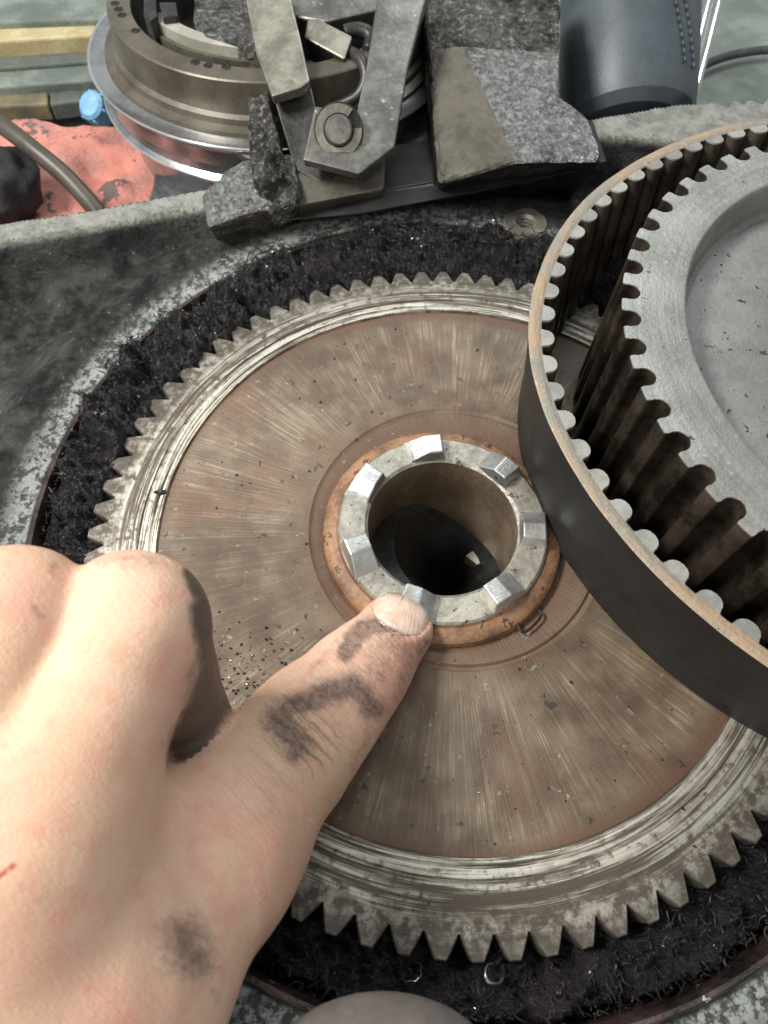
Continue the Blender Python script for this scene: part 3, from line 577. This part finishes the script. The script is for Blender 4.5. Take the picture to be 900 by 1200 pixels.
def surface_nets(f, lo, h):
    s_ = f < 0; X, Y, Z = f.shape
    c = np.zeros((X - 1, Y - 1, Z - 1), np.uint8)
    for i in (0, 1):
        for j in (0, 1):
            for k in (0, 1): c += s_[i:X - 1 + i, j:Y - 1 + j, k:Z - 1 + k]
    act = (c > 0) & (c < 8); idx = np.full(c.shape, -1, np.int64); ai_ = np.argwhere(act); idx[act] = np.arange(len(ai_))
    acc_ = np.zeros((len(ai_), 3)); cnt = np.zeros(len(ai_))
    co = [(i, j, k) for i in (0, 1) for j in (0, 1) for k in (0, 1)]
    for p in co:
        for ax in range(3):
            if p[ax]: continue
            q = list(p); q[ax] = 1
            fa = f[ai_[:, 0] + p[0], ai_[:, 1] + p[1], ai_[:, 2] + p[2]]; fb = f[ai_[:, 0] + q[0], ai_[:, 1] + q[1], ai_[:, 2] + q[2]]
            cr = (fa < 0) != (fb < 0); t = np.where(cr, fa / np.where(cr, fa - fb, 1), 0); pt_ = np.array(p, float)[None] + np.zeros((len(ai_), 3)); pt_[:, ax] += t
            acc_ += pt_ * cr[:, None]; cnt += cr
    V_ = lo + h * (ai_ + acc_ / cnt[:, None]); Fs = []
    for ax in range(3):
        sl0 = [slice(1, -1)] * 3; sl0[ax] = slice(0, -1); sl1 = [slice(1, -1)] * 3; sl1[ax] = slice(1, None)
        A, B = s_[tuple(sl0)], s_[tuple(sl1)]; e = np.argwhere(A != B)
        if not len(e): continue
        off = np.ones(3, int); off[ax] = 0; e2 = e + off; o1, o2 = [(1, 2), (2, 0), (0, 1)][ax]
        d1 = np.zeros(3, int); d1[o1] = 1; d2 = np.zeros(3, int); d2[o2] = 1
        g = lambda q: idx[q[:, 0], q[:, 1], q[:, 2]]
        q4 = np.stack([g(e2 - d1 - d2), g(e2 - d2), g(e2), g(e2 - d1)], 1); flip = ~A[e[:, 0], e[:, 1], e[:, 2]]; q4[flip] = q4[flip][:, ::-1]; Fs.append(q4)
    return V_, np.concatenate(Fs)
HV, HF = surface_nets(FD, lo, VX); HF = HF[(HF >= 0).all(1)]
# normals from the field, then wrinkles, then paint attributes
e_ = .004
def grad(V_):
    x, y, z = V_[:, 0], V_[:, 1], V_[:, 2]
    g = np.stack([sdf(x + e_, y, z) - sdf(x - e_, y, z), sdf(x, y + e_, z) - sdf(x, y - e_, z), sdf(x, y, z + e_) - sdf(x, y, z - e_)], 1); return g / (np.linalg.norm(g, axis=1, keepdims=True) + 1e-9)
NV = grad(HV)
def topx(V_): q = (V_ - CC) @ CR.T; return 450 + CF * q[:, 0] / q[:, 2], 600 + CF * q[:, 1] / q[:, 2], q[:, 2]
X_, Y_, D_ = topx(HV)
tocam = CC - HV; tocam /= np.linalg.norm(tocam, axis=1, keepdims=True); facing = np.clip((NV * tocam).sum(1) * 2.2, 0, 1)
# along the thumb
ux, uy = (464 - 238) / 335, (738 - 985) / 335
U_ = (X_ - 366) * ux + (Y_ - 848) * uy; W_ = -(X_ - 366) * uy + (Y_ - 848) * ux
G = lambda x, s_: np.exp(-(x / s_) ** 2)
disp = np.zeros(len(HV))
onthumb = ((X_ > 150) & (Y_ > 640) & (D_ > 1.1)).astype(float)
for u0, dep, sg, bend in ((-26, .006, 4, .0016), (-12, .008, 4.5, .0013), (4, .007, 4.5, .001), (18, .005, 4, .0006), (-44, .004, 5, .002), (-66, .003, 6, .003)):
    disp -= dep * G(U_ - u0 - bend * (W_ - 6) ** 2 * .5, sg) * G(W_ - 4, 62) * onthumb * facing
disp += .010 * G(U_ - 30, 26) * G(W_ - 2, 40) * onthumb * facing * 0
NL = [(424, 706), (431, 711), (440, 728), (456, 740), (474, 749), (490, 750), (505, 741), (511, 726)]
dA = np.full(len(HV), 1e9)
for (x0, y0), (x1, y1) in zip(NL, NL[1:]):
    dx, dy = x1 - x0, y1 - y0; hh = np.clip(((X_ - x0) * dx + (Y_ - y0) * dy) / (dx * dx + dy * dy), 0, 1); dA = np.minimum(dA, np.hypot(X_ - x0 - dx * hh, Y_ - y0 - dy * hh))
insd = (np.hypot(X_ - 472, Y_ - 714) < 34).astype(float)
disp += .0085 * G(dA - 3, 6) * facing * (1 - insd) * (D_ > 1.4); disp -= .003 * insd * facing * (D_ > 1.4) * (dA > 3)
rnd = np.array([mn.fractal(Vector(v * 5), .8, 2, 3) for v in HV]); disp += .004 * rnd
HV2 = HV + NV * disp[:, None]
# tendons / dips on the back of the hand
hand = thing('person', 'bare left hand with a grease-smudged thumb pressing on the gear hub', 'person', tuple(cp(60, 1100, 1.1)))
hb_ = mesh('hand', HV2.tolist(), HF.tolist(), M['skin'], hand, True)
def seg(x0, y0, x1, y1, wd):
    dx, dy = x1 - x0, y1 - y0; L2 = dx * dx + dy * dy + 1e-9; h = np.clip(((X_ - x0) * dx + (Y_ - y0) * dy) / L2, 0, 1); return G(np.hypot(X_ - x0 - dx * h, Y_ - y0 - dy * h), wd)
dirt = np.zeros(len(HV))
for x0, y0, x1, y1, wd, a_ in ((412, 754, 426, 736, 13, 1.0), (426, 736, 450, 736, 12, .75), (405, 766, 412, 750, 12, .9), (446, 742, 478, 770, 20, .42), (430, 750, 440, 790, 18, .3),
                               (340, 826, 372, 818, 15, .85), (372, 815, 415, 802, 18, .8), (415, 802, 438, 830, 18, .75), (326, 842, 350, 872, 24, .72), (342, 862, 346, 884, 14, .7),
                               (425, 805, 450, 780, 30, .36), (216, 1100, 224, 1124, 36, .62), (214, 1108, 220, 1116, 14, .3), (100, 655, 128, 652, 16, .42), (40, 712, 48, 720, 9, .4),
                               (120, 645, 175, 655, 22, .36), (480, 770, 470, 830, 22, .40), (440, 860, 420, 900, 16, .36),
                               (250, 1160, 254, 1170, 8, .35), (395, 752, 360, 790, 7, .32), (60, 668, 64, 662, 8, .35), (495, 755, 486, 800, 14, .5)):
    dirt = np.maximum(dirt, a_ * seg(x0, y0, x1, y1, wd))
dirt *= facing
ex, ey = 508, 742
side = np.clip((NV @ CR[0]) * 1.0 + (NV @ CR[1]) * .35, 0, 1)
# painted shade with some grease on the side of the curled finger, ragged outline
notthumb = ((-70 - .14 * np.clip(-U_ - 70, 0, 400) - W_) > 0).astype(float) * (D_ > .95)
grime_shade = np.maximum.reduce([1.0 * seg(246, 715, 258, 800, 26), 1.0 * seg(258, 800, 222, 872, 30), .8 * seg(235, 690, 225, 672, 14)]) * notthumb
dirt = np.maximum(dirt, np.maximum(.42 * seg(505, 770, 470, 850, 13), .36 * seg(455, 870, 418, 925, 14)))
pink = np.maximum.reduce([.9 * seg(460, 790, 470, 820, 30), .6 * seg(215, 780, 180, 870, 25), .5 * seg(150, 960, 260, 960, 30), .8 * seg(5, 700, 30, 690, 30), .5 * seg(30, 1130, 160, 1190, 50), .5 * seg(480, 740, 500, 780, 18), .45 * seg(330, 960, 300, 1050, 25)])
pale = np.maximum.reduce([.8 * seg(300, 850, 390, 890, 26), .4 * seg(40, 820, 120, 760, 50), .5 * seg(180, 940, 130, 1000, 40)])
cut = seg(0, 1026, 20, 1012, 4) * facing
wrm = np.clip(.16 + .9 * G(U_ + 8, 60) * onthumb + .35 * onthumb, 0, 1) * np.clip(facing, 0, 1)
def setattr_(o, name, arr): at_ = o.data.attributes.new(name, 'FLOAT', 'POINT'); at_.data.foreach_set('value', arr.astype(np.float32))
for nm, arr in (('dirt', dirt), ('grime_shade', grime_shade), ('pink', pink), ('pale', pale), ('cut', cut), ('tu', U_ / 100 + .0004 * W_), ('tv', W_ / 100), ('wr', wrm)): setattr_(hb_, nm, np.asarray(arr, float))
# thumbnail: laid on the surface of the thumb
def hit(px, py):
    d = 1.3
    r = np.array([(px - 450) / CF, (py - 600) / CF, 1.]) @ CR
    for _ in range(60):
        p = CC + d * r; s_ = float(sdf(np.float64(p[0]), np.float64(p[1]), np.float64(p[2]))); d += s_ * .8
        if s_ < 5e-4: break
    return CC + d * r, d
A0 = [(431, 709), (440, 727), (456, 738), (474, 747), (489, 748), (503, 738)]       # cuticle, left to right
B0 = [(438, 700), (452, 692), (468, 690), (484, 695), (497, 704), (507, 722)]       # free edge
def li(Lp, t): t *= len(Lp) - 1; i = min(int(t), len(Lp) - 2); q = t - i; return (Lp[i][0] * (1 - q) + Lp[i + 1][0] * q, Lp[i][1] * (1 - q) + Lp[i + 1][1] * q)
nu, nv = 25, 17; top_ = []; uu = []; vv = []
for j in range(nv):
    for i in range(nu):
        u, v = i / (nu - 1), j / (nv - 1); a, b = li(A0, u), li(B0, u); x, y = a[0] * (1 - v) + b[0] * v, a[1] * (1 - v) + b[1] * v
        # draw slightly inward so the ray meets the thumb
        x = 470 + (x - 470) * .97; p, d = hit(x, y); g = grad(p[None])[0]
        if d > 1.9: p = top_[-1] if top_ else p; g = np.zeros(3)
        e1 = min(u, 1 - u, v) * 8; top_.append(p + g * (-.001 + .0055 * min(1, e1))); uu.append(u); vv.append(v)
F = [(j * nu + i, j * nu + i + 1, (j + 1) * nu + i + 1, (j + 1) * nu + i) for j in range(nv - 1) for i in range(nu - 1)]
nl = mesh('thumbnail', top_, F, M['nail'], hand, True); setattr_(nl, 'nu', np.array(uu)); setattr_(nl, 'nv', np.array(vv))
so = nl.modifiers.new('thick', 'SOLIDIFY'); so.thickness = .005; so.offset = -1
# ------------------------------------------------------------------ blurred rounded shape at the bottom edge, object not identified
kc = cp(448, 1262, 1.05)
kb = thing('bottom_dome', 'blurred grey-brown rounded shape at the bottom edge below the gear', 'dome', tuple(kc))
V = []; F = []; na, nb = 40, 20
for j in range(nb + 1):
    t = PI * j / nb
    for i in range(na):
        a = 2 * PI * i / na; lx, ly, lz = math.sin(t) * math.cos(a) * .185, math.sin(t) * math.sin(a) * .11, -math.cos(t) * .11
        V.append(kc + lx * CR[0] + ly * CR[1] + lz * CR[2] + .0)
for j in range(nb):
    for i in range(na): F.append((j * na + i, j * na + (i + 1) % na, (j + 1) * na + (i + 1) % na, (j + 1) * na + i))
mesh('dome_cap', V, F, M['dome'], kb, True)
tube('dome_stem', [kc, kc + CR[1] * .25 + CR[2] * .05, kc + CR[1] * .55 + CR[2] * .2], .07, M['dome'], kb)

# ------------------------------------------------------------------ perforated drum, upper left
DX, DY = -.655, 2.25
drum = thing('brake_drum', 'tarnished metal drum with small holes in its rim and polished flanges', 'brake drum', (DX, DY, -.3))
lathe('drum_shell', [(.548, .34), (.551, .352), (.637, .352), (.642, .347), (.645, .30), (.648, .235), (.665, .225), (.670, .205), (.700, .195), (.705, .18)], M['drum_brown'], drum, (DX, DY), 160)
dsh = drum.children[-1]
lathe('drum_inside', [(.548, .342), (.545, .10), (.001, .09)], M['dark_metal'], drum, (DX, DY), 96)
lathe('upper_flange', [(.70, .182), (.73, .175), (.765, .182), (.772, .186), (.776, .182), (.770, .170), (.74, .14), (.735, .075)], [M['drum_flange'], M['thin_edge']], drum, (DX, DY), 200, mi_prof=[0, 0, 1, 1, 1, 0, 0])
lathe('lower_flange', [(.735, .08), (.738, .045), (.755, .035), (.760, .030), (.757, .020), (.70, 0), (.66, -.33)], [M['drum_flange'], M['thin_edge']], drum, (DX, DY), 200, mi_prof=[0, 0, 1, 1, 0, 0])
for (px, py) in ((135, 4), (139, 11), (143, 18), (159, 36), (229, 73), (244, 77), (265, 79)):
    p = un(px, py, .352); lathe('hole', [(.0175, .3535), (.016, .3545), (.015, .3530), (.001, .3528)], M['black'], drum, p[:2], 20)
shoe_pts = [(184, 22), (192, 32), (215, 46), (245, 58), (290, 67)]
def arcstrip(name, r0_, r1_, za, zb, a0, a1, mat, parent, c=(DX, DY)):
    return lathe(name, [(r0_, za), (r0_, zb), (r1_, zb), (r1_, za)], mat, parent, c, 48, a0, a1, closed=True)
shoe = thing('brake_shoe', 'pale curved brake shoe lying inside the perforated drum', 'brake shoe', (DX, DY, .1))
pa, pb = un(186, 28, .36), un(330, 75, .36)
a0_ = math.atan2(pa[1] - DY, pa[0] - DX); a1_ = math.atan2(pb[1] - DY, pb[0] - DX)
if a1_ < a0_: a1_ += 2 * PI
arcstrip('shoe_web', .455, .508, .20, .395, a0_, a1_, M['shoe'], shoe)
arcstrip('shoe_lining', .510, .526, .20, .36, a0_ + .03, a1_, M['dirty_brown'], shoe)
mech = thing('drum_mechanism', 'dark greasy lever mechanism inside the perforated drum', 'mechanism', (DX, DY, .1))
def pc(*pts): return [cp(*p) for p in pts]
prism('mechanism_arm', [un(x, y, .40) for x, y in ((228, -20), (330, -20), (330, 62), (290, 58), (240, 42), (226, 20))], (0, 0, -.22), M['sparkle_dark'], mech, .012)
prism('mechanism_post', [un(x, y, .42) for x, y in ((168, -10), (182, -10), (184, 18), (176, 24), (168, 16))], (0, 0, -.2), M['dark_metal'], mech, .006)
prism('mechanism_block', [un(x, y, .42) for x, y in ((186, 2), (206, 2), (208, 18), (190, 20))], (0, 0, -.2), M['dark_metal'], mech, .006)

# ------------------------------------------------------------------ bracket casting, arms, pin
ctx = bpy.data.textures.new('cast_unevenness', 'CLOUDS'); ctx.noise_scale = .07; ctx.noise_depth = 4
ct2 = bpy.data.textures.new('cast_pits', 'CLOUDS'); ct2.noise_scale = .013; ct2.noise_depth = 2
def rough_cast(o, st, lv=5, pit=.008):
    a = o.modifiers.new('fine', 'SUBSURF'); a.subdivision_type = 'SIMPLE'; a.levels = lv; a.render_levels = lv
    d = o.modifiers.new('uneven', 'DISPLACE'); d.texture = ctx; d.strength = st; d.mid_level = .5; d.texture_coords = 'GLOBAL'
    d = o.modifiers.new('pits', 'DISPLACE'); d.texture = ct2; d.strength = pit; d.mid_level = .5; d.texture_coords = 'GLOBAL'
    o.data.polygons.foreach_set('use_smooth', [True] * len(o.data.polygons))
brk = thing('bracket_casting', 'grimy cast bracket foot with a speckled metal lug on the casing rim', 'bracket', tuple(un(350, 230, .12)))
DN = Vector((0, .35, -.6)).normalized()
o = prism('bracket_foot', pc((236, 226, 2.36), (262, 205, 2.40), (292, 180, 2.42), (345, 178, 2.40), (352, 232, 2.34), (322, 246, 2.34), (286, 252, 2.33), (243, 268, 2.33)), VDIR * .16, M['dirty_brown'], brk, .02, M['sparkle']); rough_cast(o, .022)
o = prism('bracket_rib', pc((284, 60, 2.46), (308, 70, 2.44), (318, 128, 2.38), (333, 190, 2.33), (349, 222, 2.31), (344, 238, 2.32), (318, 250, 2.33), (300, 238, 2.35), (290, 180, 2.38), (292, 140, 2.40)), VDIR * .14, M['sparkle_dark'], brk, .016); rough_cast(o, .02, 5, .007)
prism('bracket_base', pc((318, 205, 2.40), (360, 192, 2.42), (452, 178, 2.42), (450, 222, 2.38), (352, 240, 2.36), (330, 240, 2.37)), VDIR * .3, M['dirty_brown'], brk, .012)
prism('bracket_back', pc((350, 70, 2.78), (520, 40, 2.8), (510, 215, 2.62), (330, 225, 2.62)), VDIR * .3, M['dark_metal'], brk, .02)
prism('side_web', pc((264, 165, 2.52), (292, 110, 2.55), (300, 190, 2.47), (276, 178, 2.5)), VDIR * .05, M['grey_metal'], brk, .006)
# left arm
arm = thing('lever_arm', 'worn pale lever arm rising left of the bolted plate', 'lever', tuple(cp(320, 60, 2.4)))
prism('arm_upper', pc((282, -30, 2.42), (334, -30, 2.42), (352, 44, 2.36), (363, 95, 2.33), (352, 103, 2.33), (319, 113, 2.33), (300, 62, 2.38)), VDIR * .05, M['pale_metal'], arm, .006)
prism('arm_lower', pc((320, 112, 2.42), (364, 97, 2.42), (371, 130, 2.41), (360, 180, 2.40), (402, 201, 2.39), (375, 213, 2.39), (345, 198, 2.40)), VDIR * .05, M['dark_metal'], arm, .006)
# right arm with pin
ra = thing('pinned_arm', 'long grey steel arm held by a round pin with a retaining clip', 'lever', tuple(cp(420, 150, 2.3)))
prism('arm_plate', pc((446, -30, 2.40), (506, -30, 2.40), (497, 5, 2.38), (478, 78, 2.35), (462, 172, 2.31), (421, 204, 2.29), (355, 187, 2.29), (369, 124, 2.31), (418, 131, 2.32), (430, 75, 2.35)), VDIR * .045, M['grey_metal'], ra, .006)
pcn = Vector(cp(397, 153, 2.285)); AX = Vector(cp(397, 153, 2.0) - cp(400, 160, 2.3)).normalized()
def disc(name, c, ax, prof, mat, parent, a0=0, a1=2 * PI, n=48, closed=False):
    o = lathe(name, prof, mat, None, (0, 0), n, a0, a1, closed=closed); q = ax.to_track_quat('Z', 'Y').to_matrix().to_4x4(); o.data.transform(Matrix.Translation(c) @ q)
    o.parent = parent; o.matrix_parent_inverse = Matrix.Translation(-parent.location); return o
disc('pin', pcn, AX, [(.047, -.1), (.047, .034), (.041, .042), (.001, .043)], M['grey_metal'], ra)
disc('retaining_clip', pcn, AX, [(.052, .008), (.052, .018), (.079, .018), (.079, .008)], M['pale_metal'], ra, .9, 2 * PI + .1, closed=True)
disc('pin_washer', pcn, AX, [(.085, -.01), (.085, .004), (.044, .005)], M['dark_metal'], ra)
# spring hook and block between the arms
hk = thing('spring_hook', 'bent dark wire hook and square block between the two lever arms', 'hook', tuple(cp(400, 80, 2.5)))
tube('wire_hook', pc((412, 62, 2.48), (424, 72, 2.45), (429, 92, 2.45), (420, 112, 2.47), (400, 122, 2.5), (380, 120, 2.53)), .022, M['dark_metal'], hk, 12, 6)
prism('hook_block', pc((360, 22, 2.46), (372, 21, 2.47), (413, 42, 2.45), (404, 70, 2.44), (356, 44, 2.45)), VDIR * .12, M['dark_metal'], hk, .008, M['pale_metal'])
tube('hook_eye', pc((404, 38, 2.5), (420, 35, 2.5), (434, 42, 2.5), (432, 60, 2.5)), .026, M['dark_metal'], hk, 12, 5)
# long dark beam above, behind
bmn = thing('crossbeam', 'grey crossbeam behind the lever arms along the top edge', 'beam', tuple(cp(400, 10, 2.9)))
prism('beam_face', pc((330, -40, 2.75), (460, -40, 2.75), (450, 10, 2.7), (380, 26, 2.7), (345, 20, 2.72)), VDIR * .25, M['grey_metal'], bmn, .01)

# ------------------------------------------------------------------ machine housing (speckled casting) centre right
hs = thing('machine_housing', 'speckled shiny cast machine foot overhanging the casing rim', 'casting', tuple(un(600, 200, .1)))
pts = {'a': (496, -30, 2.62), 'b': (658, -30, 2.62), 'c': (656, 62, 2.52), 'd': (540, 55, 2.50), 'e': (500, 58, 2.54), 'f': (656, 108, 2.46), 'g': (690, 132, 2.42), 'h': (704, 168, 2.38), 'i': (708, 190, 2.36),
       'j': (606, 191, 2.28), 'k': (512, 217, 2.36), 'l': (503, 100, 2.50), 'm': (575, 125, 2.37), 'n': (650, 150, 2.37)}
ks = list(pts); vi = {k: i for i, k in enumerate(ks)}; V = [cp(*pts[k]) for k in ks]
bk = {}
for k in 'abcfghijkle': bk[k] = len(V); V.append(cp(*pts[k]) + CR[2] * .45 + np.array([0, .1, -.06 if k in 'ijk' else 0]))
Ff = [('a', 'e', 'd', 'c', 'b'), ('d', 'm', 'n', 'f', 'c'), ('m', 'j', 'i', 'h', 'n'), ('n', 'h', 'g', 'f'), ('e', 'l', 'k', 'j', 'm', 'd')]
F = [tuple(vi[q] for q in f_) for f_ in Ff]; MI = [4, 0, 0, 0, 2]
ring_ = 'abcfghijkle'
for p, q in zip(ring_, ring_[1:] + 'a'): F.append((vi[p], vi[q], bk[q], bk[p])); MI.append(3)
F.append(tuple(bk[k] for k in ring_)); MI.append(3)
o = mesh('housing_body', V, F, [M['sparkle'], M['dark_metal'], M['dirty_brown'], M['black'], M['sparkle_dark']], hs, mi=MI)
bm = bmesh.new(); bm.from_mesh(o.data); bmesh.ops.recalc_face_normals(bm, faces=bm.faces); bm.to_mesh(o.data); bm.free(); bevel(o, .035, 5); rough_cast(o, .018)
prism('shade_strip', pc((300, 262, 2.42), (345, 236, 2.42), (450, 222, 2.42), (515, 212, 2.42), (608, 188, 2.36), (712, 189, 2.42), (700, 196, 2.42), (560, 226, 2.42), (420, 252, 2.42)), VDIR * .08 + Vector((0, .25, .05)), M['black'], hs, .006)  # added black strip standing in for the shade under the housing

# ------------------------------------------------------------------ padded cylinder, chrome rod, cable
cl = thing('padded_roll', 'blue-grey leather padded roll with twin stitched seams at the top right', 'padded roll', tuple(cp(734, 0, 3.0)))
ct = Vector(cp(733, 158, 3.0)); ax2 = Vector(cp(738, -60, 2.95) - cp(733, 158, 3.0)).normalized()
prof = [(.001, 0), (.18, .004), (.24, .02), (.278, .06), (.292, .12), (.297, .3), (.295, .8), (.25, .84), (.001, .85)]
disc('leather_cover', ct, ax2, prof, M['leather'], cl, n=72)
qq = ax2.to_track_quat('Z', 'Y').to_matrix()
def on_cyl(px, h): # point on roll's camera side at image column px
    cen = ct + ax2 * h; c_im = 450 + CF * (np.array(cen) - CC) @ CR[0] / ((np.array(cen) - CC) @ CR[2]); off = (px - c_im) / CF * 3.0; off = max(-.28, min(.28, off)); R0 = .299 if h > .12 else .28 + .1 * h
    return cen + Vector(CR[0]) * off - Vector(CR[2]) * math.sqrt(max(0, R0 * R0 - off * off))
for s_ in (0, 1):
    path = []
    for k in range(20): h = .14 + .55 * k / 19; px = 772 + 14 * s_ - 42 * (k / 19) ** 1.25 - 8 * s_ * 0; path.append(on_cyl(px, h))
    for k in range(19): p, q = path[k], path[k + 1]; dd = q - p; tube('stitch', [p + dd * .15, p + dd * .5 - Vector(CR[2]) * .004, p + dd * .8], .006, M['leather'], cl, 5, 1)
rod = thing('chrome_rod', 'pair of shiny chromed rods leaning beside the padded roll', 'rod', tuple(cp(820, 60, 3.1)))
tube('rod_bar', [cp(838, -30, 3.15), cp(818, 50, 3.1), cp(801, 118, 3.05)], .022, M['chrome'], rod, 16)
tube('rod_bar', [cp(850, -30, 3.18), cp(829, 55, 3.13), cp(811, 122, 3.08)], .017, M['chrome'], rod, 16)
tag(tube('cable', [un(x, y, -.28) for x, y in ((800, 92), (835, 72), (870, 62), (910, 58), (960, 60))], .022, M['grey_rag']), 'dark cable curving across the bench at the top right', 'cable')

# ------------------------------------------------------------------ clutter behind the rim, upper left
def board(px, label, mat, z, th, grp='wooden boards stacked at the upper left'):
    pts_ = [un(x, y, z) for x, y in px]; return tag(prism('wooden_board', pts_, (0, 0, -th), mat, None, .01), label, 'board', grp)
board([(-60, -60), (190, -60), (165, 20), (-60, 28)], 'grey-green wooden board farthest back at the upper left corner', M['wood_green'], -.02, .1)
board([(-60, 30), (165, 22), (160, 38), (-60, 52)], 'raw yellow edge board across the upper left', M['wood_yellow'], -.05, .1)
board([(-60, 52), (160, 38), (150, 68), (-60, 84)], 'dark oily board in front of the yellow one', M['wood_dark'], -.12, .08)
board([(-60, 82), (150, 66), (140, 92), (-60, 106)], 'green-grey board in the middle of the stack', M['wood_green'], -.14, .08)
board([(-60, 104), (55, 92), (56, 122), (-60, 126)], 'short brown-stained board end at the left edge', M['wood_brown'], -.18, .08)
board([(57, 92), (142, 82), (138, 112), (58, 122)], 'dark short board beside the brown-stained end', M['wood_dark'], -.18, .08)
def cloth(name, px, mat, label, cat, z, amp, n=46, grp=None):
    P4 = [un(x, y, z) for x, y in px]; V = []; F = []
    for j in range(n):
        for i in range(n):
            u, v = i / (n - 1), j / (n - 1); p = (P4[0] * (1 - u) + P4[1] * u) * (1 - v) + (P4[3] * (1 - u) + P4[2] * u) * v
            q = Vector((p[0] * 4, p[1] * 4, z)); e = .03 * mn.noise(q * 1.5 + Vector((7, 0, 0)))
            V.append((p[0] + e, p[1] + .03 * mn.noise(q * 1.4), p[2] + amp * mn.fractal(q, .8, 2, 4)))
    for j in range(n - 1):
        for i in range(n - 1): a = j * n + i; F.append((a, a + 1, a + n + 1, a + n))
    o = mesh(name, V, F, mat, None, True); s2 = o.modifiers.new('thick', 'SOLIDIFY'); s2.thickness = .012; return tag(o, label, cat)
cloth('red_cloth', [(-40, 138), (255, 160), (290, 290), (-40, 330)], M['red_rag'], 'greasy red cloth behind the casing rim at the left', 'cloth', -.20, .055)
cloth('grey_cloth', [(186, 176), (262, 186), (280, 260), (170, 262)], M['grey_rag'], 'dark grey cloth under the polished drum flange', 'cloth', -.16, .03)
V = []; F = []; c0 = un(-5, 222, -.08)
for j in range(25):
    t = PI * j / 24
    for i in range(36):
        a = 2 * PI * i / 36; p = Vector((math.sin(t) * math.cos(a), math.sin(t) * math.sin(a), -math.cos(t))); r = 1 + .16 * mn.fractal(p * 2.2, .8, 2, 4)
        V.append((c0[0] + p.x * .17 * r, c0[1] + p.y * .2 * r, c0[2] + p.z * .14 * r))
for j in range(24):
    for i in range(36): F.append((j * 36 + i, j * 36 + (i + 1) % 36, (j + 1) * 36 + (i + 1) % 36, (j + 1) * 36 + i))
tag(mesh('black_cloth', V, F, M['black_rag'], None, True), 'bunched black cloth at the left edge on the red cloth', 'cloth')
tag(tube('rubber_hose', [un(x, y, z) for x, y, z in ((-60, 118, .1), (0, 146, .08), (40, 176, .05), (75, 205, .0), (104, 236, -.06), (125, 262, -.12))], .036, M['hose'], None, 20, 10), 'dark brown rubber hose curving over the red cloth', 'hose')
bc = un(114, 128, -.2)
cap = thing('blue_cap', 'small pale blue plastic cap beside the drum', 'cap', tuple(bc))
disc('cap_body', Vector(bc), Vector((-.25, -.45, .6)).normalized(), [(.070, -.04), (.072, .0), (.066, .045), (.052, .058), (.001, .060)], M['blue'], cap, n=40)
for k in range(18):
    a = 2 * PI * k / 18
    if k % 3 == 0:
        axv = Vector((-.25, -.45, .6)).normalized(); q = axv.to_track_quat('Z', 'Y').to_matrix(); p = Vector(bc) + q @ Vector((.073 * math.cos(a), .073 * math.sin(a), -.03)); p2 = Vector(bc) + q @ Vector((.069 * math.cos(a), .069 * math.sin(a), .04)); tube('grip_rib', [p, p2], .006, M['blue'], cap, 6, 1)
